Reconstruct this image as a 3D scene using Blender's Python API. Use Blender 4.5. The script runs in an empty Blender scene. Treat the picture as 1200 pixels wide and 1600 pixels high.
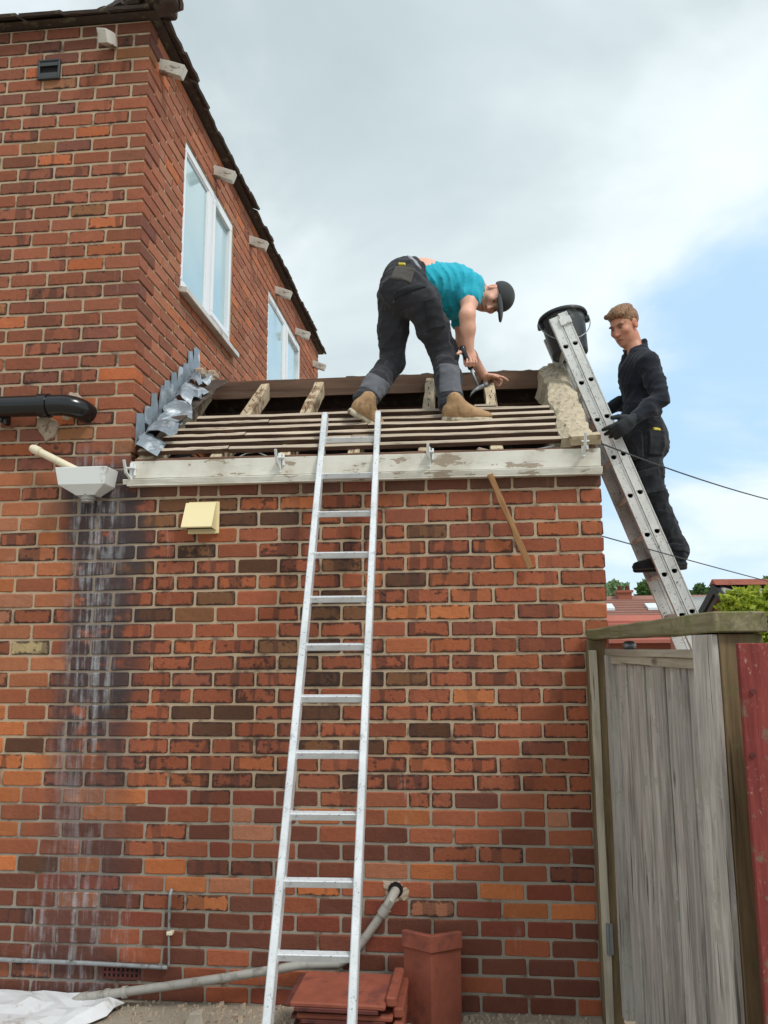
import bpy, bmesh, math, random
import numpy as np
from mathutils import Matrix, Vector
RNG = random.Random(7)
S = bpy.context.scene
COL = S.collection
# ------------------------------------------------------------------ camera
FPX = 1274.665
YAW, PIT, ROL = -0.09816718, 0.16452044, -0.00603266
CAM = np.array([-0.69682154, -4.16648964, 1.69218097])
_F = np.array([math.sin(YAW)*math.cos(PIT), math.cos(YAW)*math.cos(PIT), math.sin(PIT)])
_R0 = np.array([math.cos(YAW), -math.sin(YAW), 0.0])
_U0 = np.cross(_R0, _F)
_R = _R0*math.cos(ROL) + _U0*math.sin(ROL)
_U = -_R0*math.sin(ROL) + _U0*math.cos(ROL)
cd = bpy.data.cameras.new('camera')
cam = bpy.data.objects.new('camera', cd); COL.objects.link(cam)
cam.matrix_world = Matrix(((_R[0], _U[0], -_F[0], CAM[0]), (_R[1], _U[1], -_F[1], CAM[1]), (_R[2], _U[2], -_F[2], CAM[2]), (0, 0, 0, 1)))
cd.sensor_fit = 'VERTICAL'; cd.sensor_height = 36.0; cd.lens = 36.0*FPX/1600.0
cd.clip_start = 0.05; cd.clip_end = 2000
S.camera = cam
S.render.resolution_x = 768; S.render.resolution_y = 1024
# ------------------------------------------------------------------ light
SUN_EL, SUN_AZ = math.radians(52), math.radians(128)     # azimuth from +Y towards +X
S.view_settings.view_transform = 'Standard'; S.view_settings.look = 'None'
S.view_settings.gamma = 1.0; S.view_settings.use_curve_mapping = False
S.view_settings.exposure = 0.6
w = bpy.data.worlds.new('World'); S.world = w; w.use_nodes = True
sd = bpy.data.lights.new('sun', 'SUN'); sd.energy = 1.5; sd.angle = math.radians(14); sd.color = (1, .97, .92)
sun = bpy.data.objects.new('sun', sd); COL.objects.link(sun)
_sdir = Vector((math.sin(SUN_AZ)*math.cos(SUN_EL), math.cos(SUN_AZ)*math.cos(SUN_EL), math.sin(SUN_EL)))
sun.rotation_euler = _sdir.to_track_quat('Z', 'Y').to_euler(); sun.location = _sdir*30

class NT:
    """small helper around a node tree"""
    def __init__(s, nt): s.nt = nt; nt.nodes.clear()
    def n(s, t, **kw):
        nd = s.nt.nodes.new(t)
        for k, v in kw.items():
            if k.startswith('_'): setattr(nd, k[1:], v)
            else: s.set(nd, k, v)
        return nd
    def set(s, nd, k, v):
        key = int(k[1:]) if (k[0] == 'i' and k[1:].isdigit()) else k.replace('__', ' ')
        inp = nd.inputs[key]
        if isinstance(v, bpy.types.NodeSocket): s.nt.links.new(v, inp)
        else: inp.default_value = v
    def math(s, op, a, b=0.0, c=0.0, clamp=False):
        nd = s.n('ShaderNodeMath', _operation=op, _use_clamp=clamp, i0=a, i1=b, i2=c); return nd.outputs[0]
    def vmath(s, op, a, b=(0, 0, 0)):
        nd = s.n('ShaderNodeVectorMath', _operation=op, i0=a, i1=b); return nd.outputs[0]
    def noise(s, vec, scale, detail=4, rough=.55, dist=0.0):
        nd = s.n('ShaderNodeTexNoise', Vector=vec, Scale=scale, Detail=detail, Roughness=rough, Distortion=dist); return nd.outputs[0]
    def ramp(s, fac, stops, interp='LINEAR'):
        nd = s.n('ShaderNodeValToRGB', Fac=fac); cr = nd.color_ramp; cr.interpolation = interp
        while len(cr.elements) < len(stops): cr.elements.new(.5)
        for e, (p, c) in zip(cr.elements, stops):
            e.position = p
            e.color = (c, c, c, 1) if not hasattr(c, '__len__') else (*c[:3], 1)
        return nd.outputs[0]
    def step(s, v, a, b):
        nd = s.n('ShaderNodeMapRange', _interpolation_type='SMOOTHSTEP', i0=v, i1=a, i2=b, i3=0.0, i4=1.0); return nd.outputs[0]
    def mix(s, f, a, b, mode='MIX'):
        nd = s.n('ShaderNodeMix', _data_type='RGBA', _blend_type=mode)
        s.set(nd, 'i0', f)
        for i, v in ((6, a), (7, b)):
            if isinstance(v, bpy.types.NodeSocket): s.nt.links.new(v, nd.inputs[i])
            else: nd.inputs[i].default_value = (*v[:3], 1)
        return nd.outputs[2]
    def xyz(s, v):
        nd = s.n('ShaderNodeSeparateXYZ', Vector=v); return nd.outputs
    def comb(s, x, y, z):
        return s.n('ShaderNodeCombineXYZ', X=x, Y=y, Z=z).outputs[0]
    def map(s, v, scale=(1, 1, 1), loc=(0, 0, 0), rot=(0, 0, 0)):
        return s.n('ShaderNodeMapping', Vector=v, Scale=scale, Location=loc, Rotation=rot).outputs[0]

# sky: clear-sky model with broken cloud over it, the same all round
t = NT(w.node_tree)
gen = t.n('ShaderNodeTexCoord').outputs['Generated']
sky = t.n('ShaderNodeTexSky', _sky_type='NISHITA', _sun_disc=False, _sun_elevation=SUN_EL, _sun_rotation=SUN_AZ, _air_density=1.0, _dust_density=1.5, _ozone_density=1.0)
dx, dy, dz = t.xyz(gen)
den = t.math('ADD', t.math('MAXIMUM', dz, 0.0), 0.32)
cp = t.comb(t.math('DIVIDE', dx, den), t.math('DIVIDE', dy, den), 0.37)
cp = t.map(cp, loc=(2.6, 0.8, 0))
big = t.noise(cp, .85, 6, .5, .3)
small = t.noise(cp, 3.0, 8, .58, .3)
cov = t.math('ADD', t.math('MULTIPLY', big, .8), t.math('MULTIPLY', small, .2))
mask = t.step(cov, .37, .50)
shade = t.noise(t.map(cp, loc=(5.1, 2.2, 1.3)), 1.0, 6, .52, .5)
thick = t.math('ADD', t.math('MULTIPLY', shade, .75), t.math('MULTIPLY', cov, .25))
ccol = t.ramp(thick, [(.36, (6.5, 7.1, 7.3)), (.46, (5.5, 6.2, 6.45)), (.54, (4.3, 5.0, 5.25)), (.64, (3.5, 4.15, 4.4))])
ccol = t.mix(t.math('MULTIPLY', t.step(cov, .55, .44), .7), ccol, (6.9, 7.35, 7.5))
blue = t.mix(.8, sky.outputs[0], (3.9, 5.7, 7.5))
haze = t.step(dz, .22, -.02)
allc = t.mix(mask, blue, ccol)
allc = t.mix(t.math('MULTIPLY', haze, .7), allc, (5.7, 6.6, 7.1))
bg = t.n('ShaderNodeBackground', Color=allc, Strength=0.1)
t.n('ShaderNodeOutputWorld', Surface=bg.outputs[0])

# ------------------------------------------------------------------ pixel helpers
def ray(u, v): return _F*FPX + _R*(u-600) - _U*(v-800)
def at(u, v, X=None, Y=None, Z=None):
    d = ray(u, v)
    k = (Y-CAM[1])/d[1] if Y is not None else (X-CAM[0])/d[0] if X is not None else (Z-CAM[2])/d[2]
    return Vector(CAM + d*k)
RZ0, RM = 2.72, 0.72                    # front roof slope of the extension: Z = RZ0 + RM*Y
def at_roof(u, v, up=0.0):
    d = ray(u, v); k = (RZ0+up+RM*CAM[1]-CAM[2])/(d[2]-RM*d[1]); return Vector(CAM + d*k)
def L(r, g, b, k=1.0):
    f = lambda c: ((c/255+.055)/1.055)**2.4 if c > 10 else c/255/12.92
    return (f(r)*k, f(g)*k, f(b)*k)

# ------------------------------------------------------------------ object helpers
W = {}
def link(o, parent=None, M=None):
    COL.objects.link(o)
    M = M or Matrix.Identity(4)
    if parent is not None:
        o.parent = parent; o.matrix_parent_inverse = W[parent].inverted()
    o.matrix_basis = M; W[o] = M
    return o
def tag(o, label=None, cat=None, group=None, kind=None):
    for k, v in (('label', label), ('category', cat), ('group', group), ('kind', kind)):
        if v: o[k] = v
    return o
def thing(name, loc, label, cat, group=None):
    o = bpy.data.objects.new(name, None); o.empty_display_size = .1
    link(o, None, Matrix.Translation(loc)); return tag(o, label, cat, group)
def new_mesh(name, V, F, m=None, smooth=False):
    me = bpy.data.meshes.new(name); me.from_pydata([tuple(v) for v in V], [], [tuple(f) for f in F])
    if m: me.materials.append(m)
    if smooth:
        me.shade_smooth()
    me.update(); return me
def obj(name, V, F, m, parent=None, M=None, smooth=False):
    return link(bpy.data.objects.new(name, new_mesh(name, V, F, m, smooth)), parent, M)
class B:
    """collects geometry for one mesh"""
    def __init__(s): s.V = []; s.F = []
    def add(s, V, F):
        n = len(s.V); s.V += [Vector(v) for v in V]; s.F += [tuple(i+n for i in f) for f in F]; return s
    def box(s, lo, hi, M=None):
        (a, b, c), (d, e, f) = lo, hi
        V = [Vector(p) for p in ((a, b, c), (d, b, c), (d, e, c), (a, e, c), (a, b, f), (d, b, f), (d, e, f), (a, e, f))]
        if M: V = [M @ v for v in V]
        return s.add(V, ((0, 3, 2, 1), (4, 5, 6, 7), (0, 1, 5, 4), (1, 2, 6, 5), (2, 3, 7, 6), (3, 0, 4, 7)))
    def cyl(s, a, b, ra, rb=None, n=16, caps=True):
        rb = ra if rb is None else rb
        a, b = Vector(a), Vector(b); z = (b-a).normalized()
        x = z.orthogonal().normalized(); y = z.cross(x)
        V = []
        for c, r in ((a, ra), (b, rb)):
            for i in range(n):
                t_ = 2*math.pi*i/n; V.append(c + x*(math.cos(t_)*r) + y*(math.sin(t_)*r))
        F = [(i, (i+1) % n, n+(i+1) % n, n+i) for i in range(n)]
        if caps: F += [tuple(range(n-1, -1, -1)), tuple(range(n, 2*n))]
        return s.add(V, F)
    def tube(s, pts, r, n=12, caps=True):
        pts = [Vector(p) for p in pts]; V = []; F = []; x = None
        for i, p in enumerate(pts):
            d = (pts[min(i+1, len(pts)-1)] - pts[max(i-1, 0)]).normalized()
            x = d.orthogonal().normalized() if x is None else (x - d*x.dot(d)).normalized()
            y = d.cross(x); rr = r[i] if hasattr(r, '__len__') else r
            V += [p + x*(math.cos(2*math.pi*k/n)*rr) + y*(math.sin(2*math.pi*k/n)*rr) for k in range(n)]
        for i in range(len(pts)-1):
            F += [(i*n+k, i*n+(k+1) % n, (i+1)*n+(k+1) % n, (i+1)*n+k) for k in range(n)]
        if caps: F += [tuple(range(n-1, -1, -1)), tuple(range((len(pts)-1)*n, len(pts)*n))]
        return s.add(V, F)
    def prism(s, poly, ext):
        """poly: list of 3D points, ext: extrusion vector"""
        n = len(poly); e = Vector(ext); V = [Vector(p) for p in poly]; V += [p+e for p in V]
        F = [tuple(range(n-1, -1, -1)), tuple(range(n, 2*n))] + [(i, (i+1) % n, n+(i+1) % n, n+i) for i in range(n)]
        return s.add(V, F)
    def build(s, name, m, parent=None, M=None, smooth=False, bevel=0):
        o = obj(name, s.V, s.F, m, parent, M, smooth)
        bm = bmesh.new(); bm.from_mesh(o.data)
        if bevel: bmesh.ops.bevel(bm, geom=[e for e in bm.edges if e.is_manifold and e.calc_face_angle(0) > .6], offset=bevel, segments=1, affect='EDGES', clamp_overlap=True)
        bmesh.ops.recalc_face_normals(bm, faces=bm.faces); bm.to_mesh(o.data); bm.free()
        if smooth: o.data.shade_smooth()
        return o
def smooth_by_angle(o, ang=35):
    me = o.data; bm = bmesh.new(); bm.from_mesh(me)
    for f in bm.faces: f.smooth = True
    for e in bm.edges:
        if e.is_manifold and e.calc_face_angle(0) > math.radians(ang): e.smooth = False
    bm.to_mesh(me); bm.free(); return o
def frame(A, Bp, up):
    """matrix with local X along A->B, local Z close to up, at the middle"""
    A, Bp = Vector(A), Vector(Bp); x = (Bp-A).normalized(); z = Vector(up); z = (z - x*z.dot(x)).normalized(); y = z.cross(x)
    m = (A+Bp)/2
    return Matrix(((x.x, y.x, z.x, m.x), (x.y, y.y, z.y, m.y), (x.z, y.z, z.z, m.z), (0, 0, 0, 1)))
def plank(name, A, Bp, wd, th, up, m, parent=None, jit=.0015, seg=6, sag=0.0, bevel=.002, seed=None, taper=None):
    """a piece of timber from A to B (centre line), wd across, th along 'up'; its edges a little uneven"""
    A, Bp = Vector(A), Vector(Bp); ln = (Bp-A).length; rr = random.Random(seed if seed is not None else RNG.random())
    V = []; F = []
    for i in range(seg+1):
        x = -ln/2 + ln*i/seg; s_ = -sag*4*(i/seg)*(1-i/seg)
        tp = 1 if taper is None else 1+(taper-1)*i/seg
        for (a, c) in ((-1, -1), (1, -1), (1, 1), (-1, 1)):
            V.append((x, a*wd/2 + rr.uniform(-jit, jit), (c*th/2 + rr.uniform(-jit, jit) + s_)*tp))
    for i in range(seg):
        for k in range(4):
            F.append((i*4+k, i*4+(k+1) % 4, (i+1)*4+(k+1) % 4, (i+1)*4+k))
    F += [(3, 2, 1, 0), tuple(seg*4+k for k in range(4))]
    b = B(); b.add(V, F)
    return b.build(name, m, parent, frame(A, Bp, up), bevel=bevel)

# ------------------------------------------------------------------ materials
MATS = {}
def material(name):
    m = bpy.data.materials.new(name); m.use_nodes = True; MATS[name] = m
    return m, NT(m.node_tree)
def finish(t, col, rough=.8, bump=None, bstr=.3, bdist=.002, metal=0.0, spec=.35, **kw):
    p = t.n('ShaderNodeBsdfPrincipled', Base__Color=col if isinstance(col, bpy.types.NodeSocket) else (*col, 1), Roughness=rough, Metallic=metal)
    p.inputs['Specular IOR Level'].default_value = spec
    for k, v in kw.items(): t.set(p, k, v)
    if bump is not None:
        b = t.n('ShaderNodeBump', Height=bump, Strength=bstr, Distance=bdist); t.nt.links.new(b.outputs[0], p.inputs['Normal'])
    t.n('ShaderNodeOutputMaterial', Surface=p.outputs[0]); return p
def simple(name, c, rough=.7, var=.25, scale=12, metal=0.0, spec=.35, bstr=.25, bdist=.002, dirt=None, dirt_amt=.5, dscale=5):
    m, t = material(name); oc = t.n('ShaderNodeTexCoord').outputs['Object']
    n1 = t.noise(oc, scale, 6, .6); n2 = t.noise(oc, scale*6, 3, .6)
    k = t.math('ADD', t.math('MULTIPLY', t.math('SUBTRACT', n1, .5), var*2.2), 1.0)
    col = t.vmath('SCALE', (c[0], c[1], c[2])); col.node.inputs[3].default_value = 1; t.nt.links.new(k, col.node.inputs[3])
    if dirt:
        d = t.step(t.noise(oc, dscale, 8, .65), .62-dirt_amt*.25, .66)
        col = t.mix(t.math('MULTIPLY', d, .85), col, dirt)
    finish(t, col, rough, t.math('ADD', n1, t.math('MULTIPLY', n2, .5)), bstr, bdist, metal, spec)
    return m
def wood(name, ca, cb, dark=(.02, .015, .01), grain=26, rough=.85, moss=None, moss_amt=.5, knots=True, blotch=None, blotch_amt=.4, bdist=.0025, top=None, speck=None):
    """timber: grain runs along the local X axis of each piece"""
    m, t = material(name); tc = t.n('ShaderNodeTexCoord'); oi = t.n('ShaderNodeObjectInfo')
    rnd = oi.outputs['Random']
    oc = t.vmath('ADD', tc.outputs['Object'], t.comb(t.math('MULTIPLY', rnd, 37.0), t.math('MULTIPLY', rnd, 11.0), t.math('MULTIPLY', rnd, 5.0)))
    warp = t.noise(oc, 3.0, 2, .5)
    g = t.noise(t.map(oc, scale=(.09, 1, 1)), grain, 6, .68, .6)
    g2 = t.noise(t.map(oc, scale=(.035, 1, 1)), grain*3.2, 4, .7)
    f = t.math('ADD', t.math('MULTIPLY', g, .7), t.math('MULTIPLY', g2, .3))
    col = t.mix(t.step(f, .3, .7), ca, cb)
    crack = t.step(t.noise(t.map(oc, scale=(.05, 1, 1)), grain*1.6, 3, .5, .3), .36, .29)
    col = t.mix(t.math('MULTIPLY', crack, .75), col, dark)
    if knots:
        vo = t.n('ShaderNodeTexVoronoi', Vector=t.map(oc, scale=(.45, 1, 1)), Scale=7.5, Randomness=1.0).outputs[0]
        kn = t.math('MULTIPLY', t.step(vo, .17, .05), t.step(warp, .5, .62))
        col = t.mix(t.math('MULTIPLY', kn, .7), col, dark)
    if blotch:
        bl = t.step(t.noise(oc, 5, 7, .7), .62-blotch_amt*.25, .6)
        col = t.mix(t.math('MULTIPLY', bl, .85), col, blotch)
    if speck:
        sp_ = t.math('MULTIPLY', t.step(t.noise(t.map(oc, scale=(.5, 1, 1)), 75, 5, .7), .56, .64), t.step(t.noise(oc, 6, 4, .6), .42, .62))
        col = t.mix(t.math('MULTIPLY', sp_, .75), col, speck)
    if top:      # upper face paler: weathering, plus the light it catches painted in
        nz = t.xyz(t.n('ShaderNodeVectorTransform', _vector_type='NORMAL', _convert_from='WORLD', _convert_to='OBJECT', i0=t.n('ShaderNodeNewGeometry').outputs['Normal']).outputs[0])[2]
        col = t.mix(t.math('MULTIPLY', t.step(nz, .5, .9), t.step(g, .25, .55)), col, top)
    if moss:
        mo = t.step(t.noise(oc, 9, 8, .7), .64-moss_amt*.3, .62)
        col = t.mix(t.math('MULTIPLY', mo, .7), col, moss)
    v = t.math('ADD', .82, t.math('MULTIPLY', rnd, .36))
    sc = t.vmath('SCALE', col); t.nt.links.new(v, sc.node.inputs[3])
    finish(t, sc, rough, t.math('SUBTRACT', f, t.math('MULTIPLY', crack, .6)), .55, bdist, 0, .25)
    return m

# brick: colour per brick (object colour x attribute), soot round the edges, kiln bands, wall stains in world space
def brick_material():
    m, t = material('brick'); oi = t.n('ShaderNodeObjectInfo'); at_ = t.n('ShaderNodeAttribute', _attribute_name='bc')
    pos = t.n('ShaderNodeNewGeometry').outputs['Position']
    base = t.mix(1.0, oi.outputs['Color'], at_.outputs['Color'], 'MULTIPLY')
    soot = t.math('MULTIPLY', oi.outputs['Alpha'], at_.outputs['Alpha'])
    uv = t.n('ShaderNodeUVMap', _uv_map='loc').outputs[0]; dm = t.n('ShaderNodeUVMap', _uv_map='dim').outputs[0]
    u, v, _ = t.xyz(uv); hl, hh, _ = t.xyz(dm)
    eu = t.math('MULTIPLY', t.math('SUBTRACT', 1.0, t.math('ABSOLUTE', t.math('SUBTRACT', t.math('MULTIPLY', u, 2.0), 1.0))), hl)
    ev = t.math('MULTIPLY', t.math('SUBTRACT', 1.0, t.math('ABSOLUTE', t.math('SUBTRACT', t.math('MULTIPLY', v, 2.0), 1.0))), hh)
    ed = t.math('MINIMUM', eu, ev)
    n_a = t.noise(pos, 9, 6, .62); n_b = t.noise(pos, 38, 6, .65); n_c = t.noise(pos, 170, 3, .6); n_d = t.noise(pos, 3.1, 3, .5)
    # tone variation inside the brick
    k = t.math('ADD', .38, t.math('ADD', t.math('MULTIPLY', n_a, .36), t.math('ADD', t.math('MULTIPLY', n_b, .46), t.math('MULTIPLY', t.math('ADD', n_c, t.noise(t.map(pos, scale=(1, 1, .22)), 110, 3, .6)), .26))))
    sc = t.vmath('SCALE', base); t.nt.links.new(k, sc.node.inputs[3]); col = sc
    # kiln kiss marks: darker upright bands
    bnd = t.noise(t.map(pos, scale=(1, 1, .12)), 13, 1, .4)
    bm_ = t.math('MULTIPLY', t.step(bnd, .565, .60), t.step(soot, .12, .7))
    col = t.mix(t.math('MULTIPLY', bm_, .55), col, (.055, .030, .026))
    # soot: clings to the arrises, ragged
    wob = t.math('ADD', ed, t.math('MULTIPLY', t.math('SUBTRACT', n_b, .5), .042))
    lim = t.math('ADD', .003, t.math('MULTIPLY', soot, .020))
    lim = t.math('MULTIPLY', lim, t.math('ADD', .35, t.math('MULTIPLY', t.step(t.noise(pos, 14, 3, .6), .38, .62), 1.0)))
    se = t.step(wob, lim, t.math('MULTIPLY', lim, .25))
    big = t.math('MULTIPLY', t.step(t.math('ADD', t.math('MULTIPLY', n_a, .6), t.math('MULTIPLY', n_b, .4)), t.math('SUBTRACT', .70, t.math('MULTIPLY', soot, .20)), t.math('SUBTRACT', .76, t.math('MULTIPLY', soot, .2))), t.step(soot, .1, .5))
    sm = t.math('MAXIMUM', t.math('MULTIPLY', se, t.math('MULTIPLY', t.step(soot, .0, .35), .85)), t.math('MULTIPLY', big, .8))
    col = t.mix(sm, col, (.030, .020, .018))
    # pits and specks
    col = t.mix(t.math('MULTIPLY', t.step(n_c, .70, .78), .5), col, (.04, .025, .02))
    col = t.mix(t.math('MULTIPLY', t.step(t.noise(pos, 120, 2, .5), .74, .80), .5), col, (.42, .33, .27))
    # the long damp run below the hopper: slate-grey deposit with pale salt streaks
    X, Y, Z = t.xyz(pos)
    st = t.math('ADD', t.math('MULTIPLY', t.noise(t.map(pos, scale=(1, 1, .05)), 30, 4, .65), .6), t.math('MULTIPLY', t.noise(t.map(pos, scale=(1, 1, .5)), 15, 5, .65), .4))
    wav = t.math('MULTIPLY', t.math('SUBTRACT', n_d, .5), .28)
    xx = t.math('ADD', X, wav)
    cx = t.math('SUBTRACT', xx, t.math('ADD', -2.64, t.math('MULTIPLY', Z, .012)))
    core = t.step(t.math('ABSOLUTE', cx), .30, .13)
    front = t.step(Y, .05, .02)
    zf = t.math('MULTIPLY', t.step(Z, 2.85, 2.60), t.math('ADD', .38, t.math('MULTIPLY', t.step(Z, .9, 1.5), .62)))
    zone = t.math('MULTIPLY', t.math('MULTIPLY', core, front), zf)
    patch = t.step(t.noise(t.map(pos, scale=(1.1, 1, 1.6), loc=(0, 0, 7)), 4.3, 3, .55), .33, .46)
    dk = t.math('MULTIPLY', zone, t.math('MULTIPLY', patch, .92))
    col = t.mix(dk, col, (.050, .040, .042))
    wh = t.math('MULTIPLY', t.math('MULTIPLY', zone, t.step(t.math('ABSOLUTE', t.math('ADD', cx, .06)), .2, .05)), t.step(st, .46, .62))
    col = t.mix(t.math('MULTIPLY', wh, .72), col, (.42, .42, .44))
    low = t.math('MULTIPLY', t.math('MULTIPLY', t.step(t.math('ABSOLUTE', t.math('ADD', xx, 2.62)), .42, .18), front), t.math('MULTIPLY', t.step(Z, .62, .45), t.step(st, .5, .66)))
    col = t.mix(t.math('MULTIPLY', low, .6), col, (.40, .38, .40))
    # faint salt bloom anywhere on the front
    bl = t.math('MULTIPLY', t.step(t.noise(t.map(pos, scale=(1, 1, .3)), 5.5, 5, .6), .64, .74), t.step(t.noise(t.map(pos, scale=(1, 1, .1)), 60, 3, .6), .45, .6))
    col = t.mix(t.math('MULTIPLY', bl, .28), col, (.5, .42, .38))
    h = t.math('ADD', t.math('MULTIPLY', n_b, 1.0), t.math('ADD', t.math('MULTIPLY', n_c, .55), t.math('MULTIPLY', n_a, .8)))
    rg = t.math('ADD', .72, t.math('MULTIPLY', n_b, .25))
    finish(t, col, rg, h, .75, .005, 0, .3)
    return m
brick_material()
def mortar_material():
    m, t = material('mortar'); pos = t.n('ShaderNodeNewGeometry').outputs['Position']
    n1 = t.noise(pos, 6, 6, .65); n2 = t.noise(pos, 90, 5, .7); n3 = t.noise(pos, 2.2, 4, .6)
    X, Y, Z = t.xyz(pos)
    lo = t.step(t.math('ADD', Z, t.math('MULTIPLY', n3, .5)), 1.45, .95)
    col = t.mix(t.math('MULTIPLY', lo, t.step(Y, .2, .1)), L(182, 160, 134), L(152, 143, 130))
    col = t.mix(t.step(n1, .52, .68), col, L(118, 98, 82))
    run = t.math('MULTIPLY', t.math('MULTIPLY', t.step(t.math('ABSOLUTE', t.math('ADD', X, 2.62)), .3, .1), t.step(Z, 2.8, 2.6)), t.math('MULTIPLY', t.step(Y, .05, .02), .6))
    col = t.mix(run, col, L(110, 102, 100))
    col = t.mix(t.math('MULTIPLY', t.step(n2, .62, .72), .65), col, L(70, 56, 48))
    col = t.mix(t.math('MULTIPLY', t.step(n2, .36, .26), .6), col, L(214, 200, 180))
    finish(t, col, .95, t.math('ADD', n2, n1), .8, .004, 0, .15); return m
mortar_material()

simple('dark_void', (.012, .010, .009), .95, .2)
wood('rafter_wood', L(150, 130, 104), L(206, 190, 162), L(58, 44, 34), 24, blotch=L(112, 84, 62), blotch_amt=.35)
wood('ridge_wood', L(78, 60, 50), L(116, 92, 76), L(40, 28, 22), 18)
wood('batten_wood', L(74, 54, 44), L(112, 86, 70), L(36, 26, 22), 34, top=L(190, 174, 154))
wood('fascia_raw', L(86, 62, 50), L(128, 98, 82), L(30, 22, 18), 22)
wood('grey_timber', L(132, 124, 116), L(204, 197, 188), L(60, 52, 46), 24, blotch=L(164, 160, 148), blotch_amt=.15)
wood('brown_timber', L(92, 76, 54), L(142, 120, 90), L(40, 32, 24), 20, moss=L(112, 110, 72), moss_amt=.25)
wood('moss_timber', L(100, 92, 68), L(160, 150, 118), L(38, 34, 26), 22, moss=L(116, 118, 70), moss_amt=.55)
wood('strip_timber', L(150, 138, 120), L(198, 188, 168), L(80, 66, 54), 24)
wood('red_timber', L(104, 44, 42), L(140, 66, 60), L(48, 24, 22), 30, speck=L(186, 150, 140), blotch_amt=.12, moss=L(112, 104, 84), moss_amt=.3)
wood('lath_wood', L(120, 84, 54), L(168, 128, 88), L(50, 34, 24), 40)

def paint_material(name, c, under, amt, dirt):
    m, t = material(name); oc = t.n('ShaderNodeTexCoord').outputs['Object']
    n1 = t.noise(t.map(oc, scale=(.35, 1, 1)), 20, 8, .68, .4); n2 = t.noise(t.map(oc, scale=(.12, 1, 1)), 60, 4, .7); n3 = t.noise(oc, 3.2, 5, .6)
    flake = t.step(t.math('ADD', t.math('MULTIPLY', n1, .7), t.math('MULTIPLY', n3, .3)), .60-amt*.16, .615-amt*.16)
    col = t.mix(t.step(n3, .35, .75), c, dirt)
    col = t.mix(t.math('MULTIPLY', t.step(n2, .58, .75), .55), col, under)
    col = t.mix(t.math('MULTIPLY', flake, .8), col, under)
    finish(t, col, .6, t.math('SUBTRACT', n2, flake), .5, .002, 0, .35); return m
paint_material('fascia_paint', L(222, 219, 208), L(146, 126, 106), .22, L(188, 180, 164))
paint_material('bracket_paint', L(212, 208, 198), L(120, 104, 90), .25, L(170, 162, 148))
simple('white_plastic', L(226, 228, 226), .35, .05, 6, spec=.5, bstr=.05, dirt=L(180, 178, 168), dirt_amt=.1)
simple('ivory_plastic', L(226, 214, 186), .4, .06, 6, spec=.5, bstr=.05, dirt=L(190, 172, 136), dirt_amt=.15)
simple('cream_plastic', L(232, 216, 168), .45, .05, 5, spec=.45, bstr=.05, dirt=L(196, 178, 128), dirt_amt=.08)
simple('black_plastic', L(20, 21, 23), .22, .2, 8, spec=.55, bstr=.05)
simple('vent_plastic', L(58, 60, 62), .5, .2, 8, spec=.4, bstr=.08)
simple('grey_pipe', L(158, 154, 146), .5, .2, 9, spec=.4, bstr=.15, dirt=L(112, 106, 98), dirt_amt=.45, dscale=14)
simple('conduit_metal', L(150, 152, 152), .45, .3, 30, metal=.5, spec=.4, dirt=L(70, 62, 58), dirt_amt=.4, dscale=18)
simple('lead', L(136, 146, 154), .5, .35, 14, metal=.35, spec=.5, bstr=.5, bdist=.004, dirt=L(206, 212, 216), dirt_amt=.45, dscale=10)
simple('clay_tile', L(142, 78, 60), .75, .35, 14, bstr=.3, dirt=L(112, 64, 56), dirt_amt=.35, dscale=9)
simple('clay_under', L(98, 52, 46), .85, .3, 12, bstr=.4, dirt=L(44, 34, 32), dirt_amt=.6, dscale=9)
simple('old_roof_tile', L(74, 62, 56), .9, .4, 10, bstr=.5, bdist=.004, dirt=L(108, 104, 84), dirt_amt=.3, dscale=14)
simple('render_mortar', L(188, 174, 150), .95, .3, 16, bstr=1.0, bdist=.010, dirt=L(118, 104, 88), dirt_amt=.45, dscale=32)
simple('patch_mortar', L(176, 158, 138), .95, .3, 16, bstr=.9, bdist=.006, dirt=L(120, 96, 82), dirt_amt=.4, dscale=16)
simple('window_frame', L(232, 234, 236), .3, .03, 5, spec=.5, bstr=.03)
simple('cill_paint', L(206, 202, 194), .55, .1, 9, dirt=L(138, 124, 110), dirt_amt=.35)
simple('stone', L(168, 156, 140), .9, .3, 20, bstr=.7, bdist=.006)
simple('bucket_rubber', L(48, 52, 54), .45, .25, 10, spec=.45, bstr=.2, dirt=L(104, 106, 104), dirt_amt=.25, dscale=9)
simple('galv', L(140, 144, 146), .45, .25, 20, metal=.6)
simple('wire', L(58, 58, 60), .5, .1, 10)
simple('sheet', L(212, 214, 216), .35, .08, 4, spec=.5, bstr=.2, bdist=.01, dirt=L(170, 164, 156), dirt_amt=.2)
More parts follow.
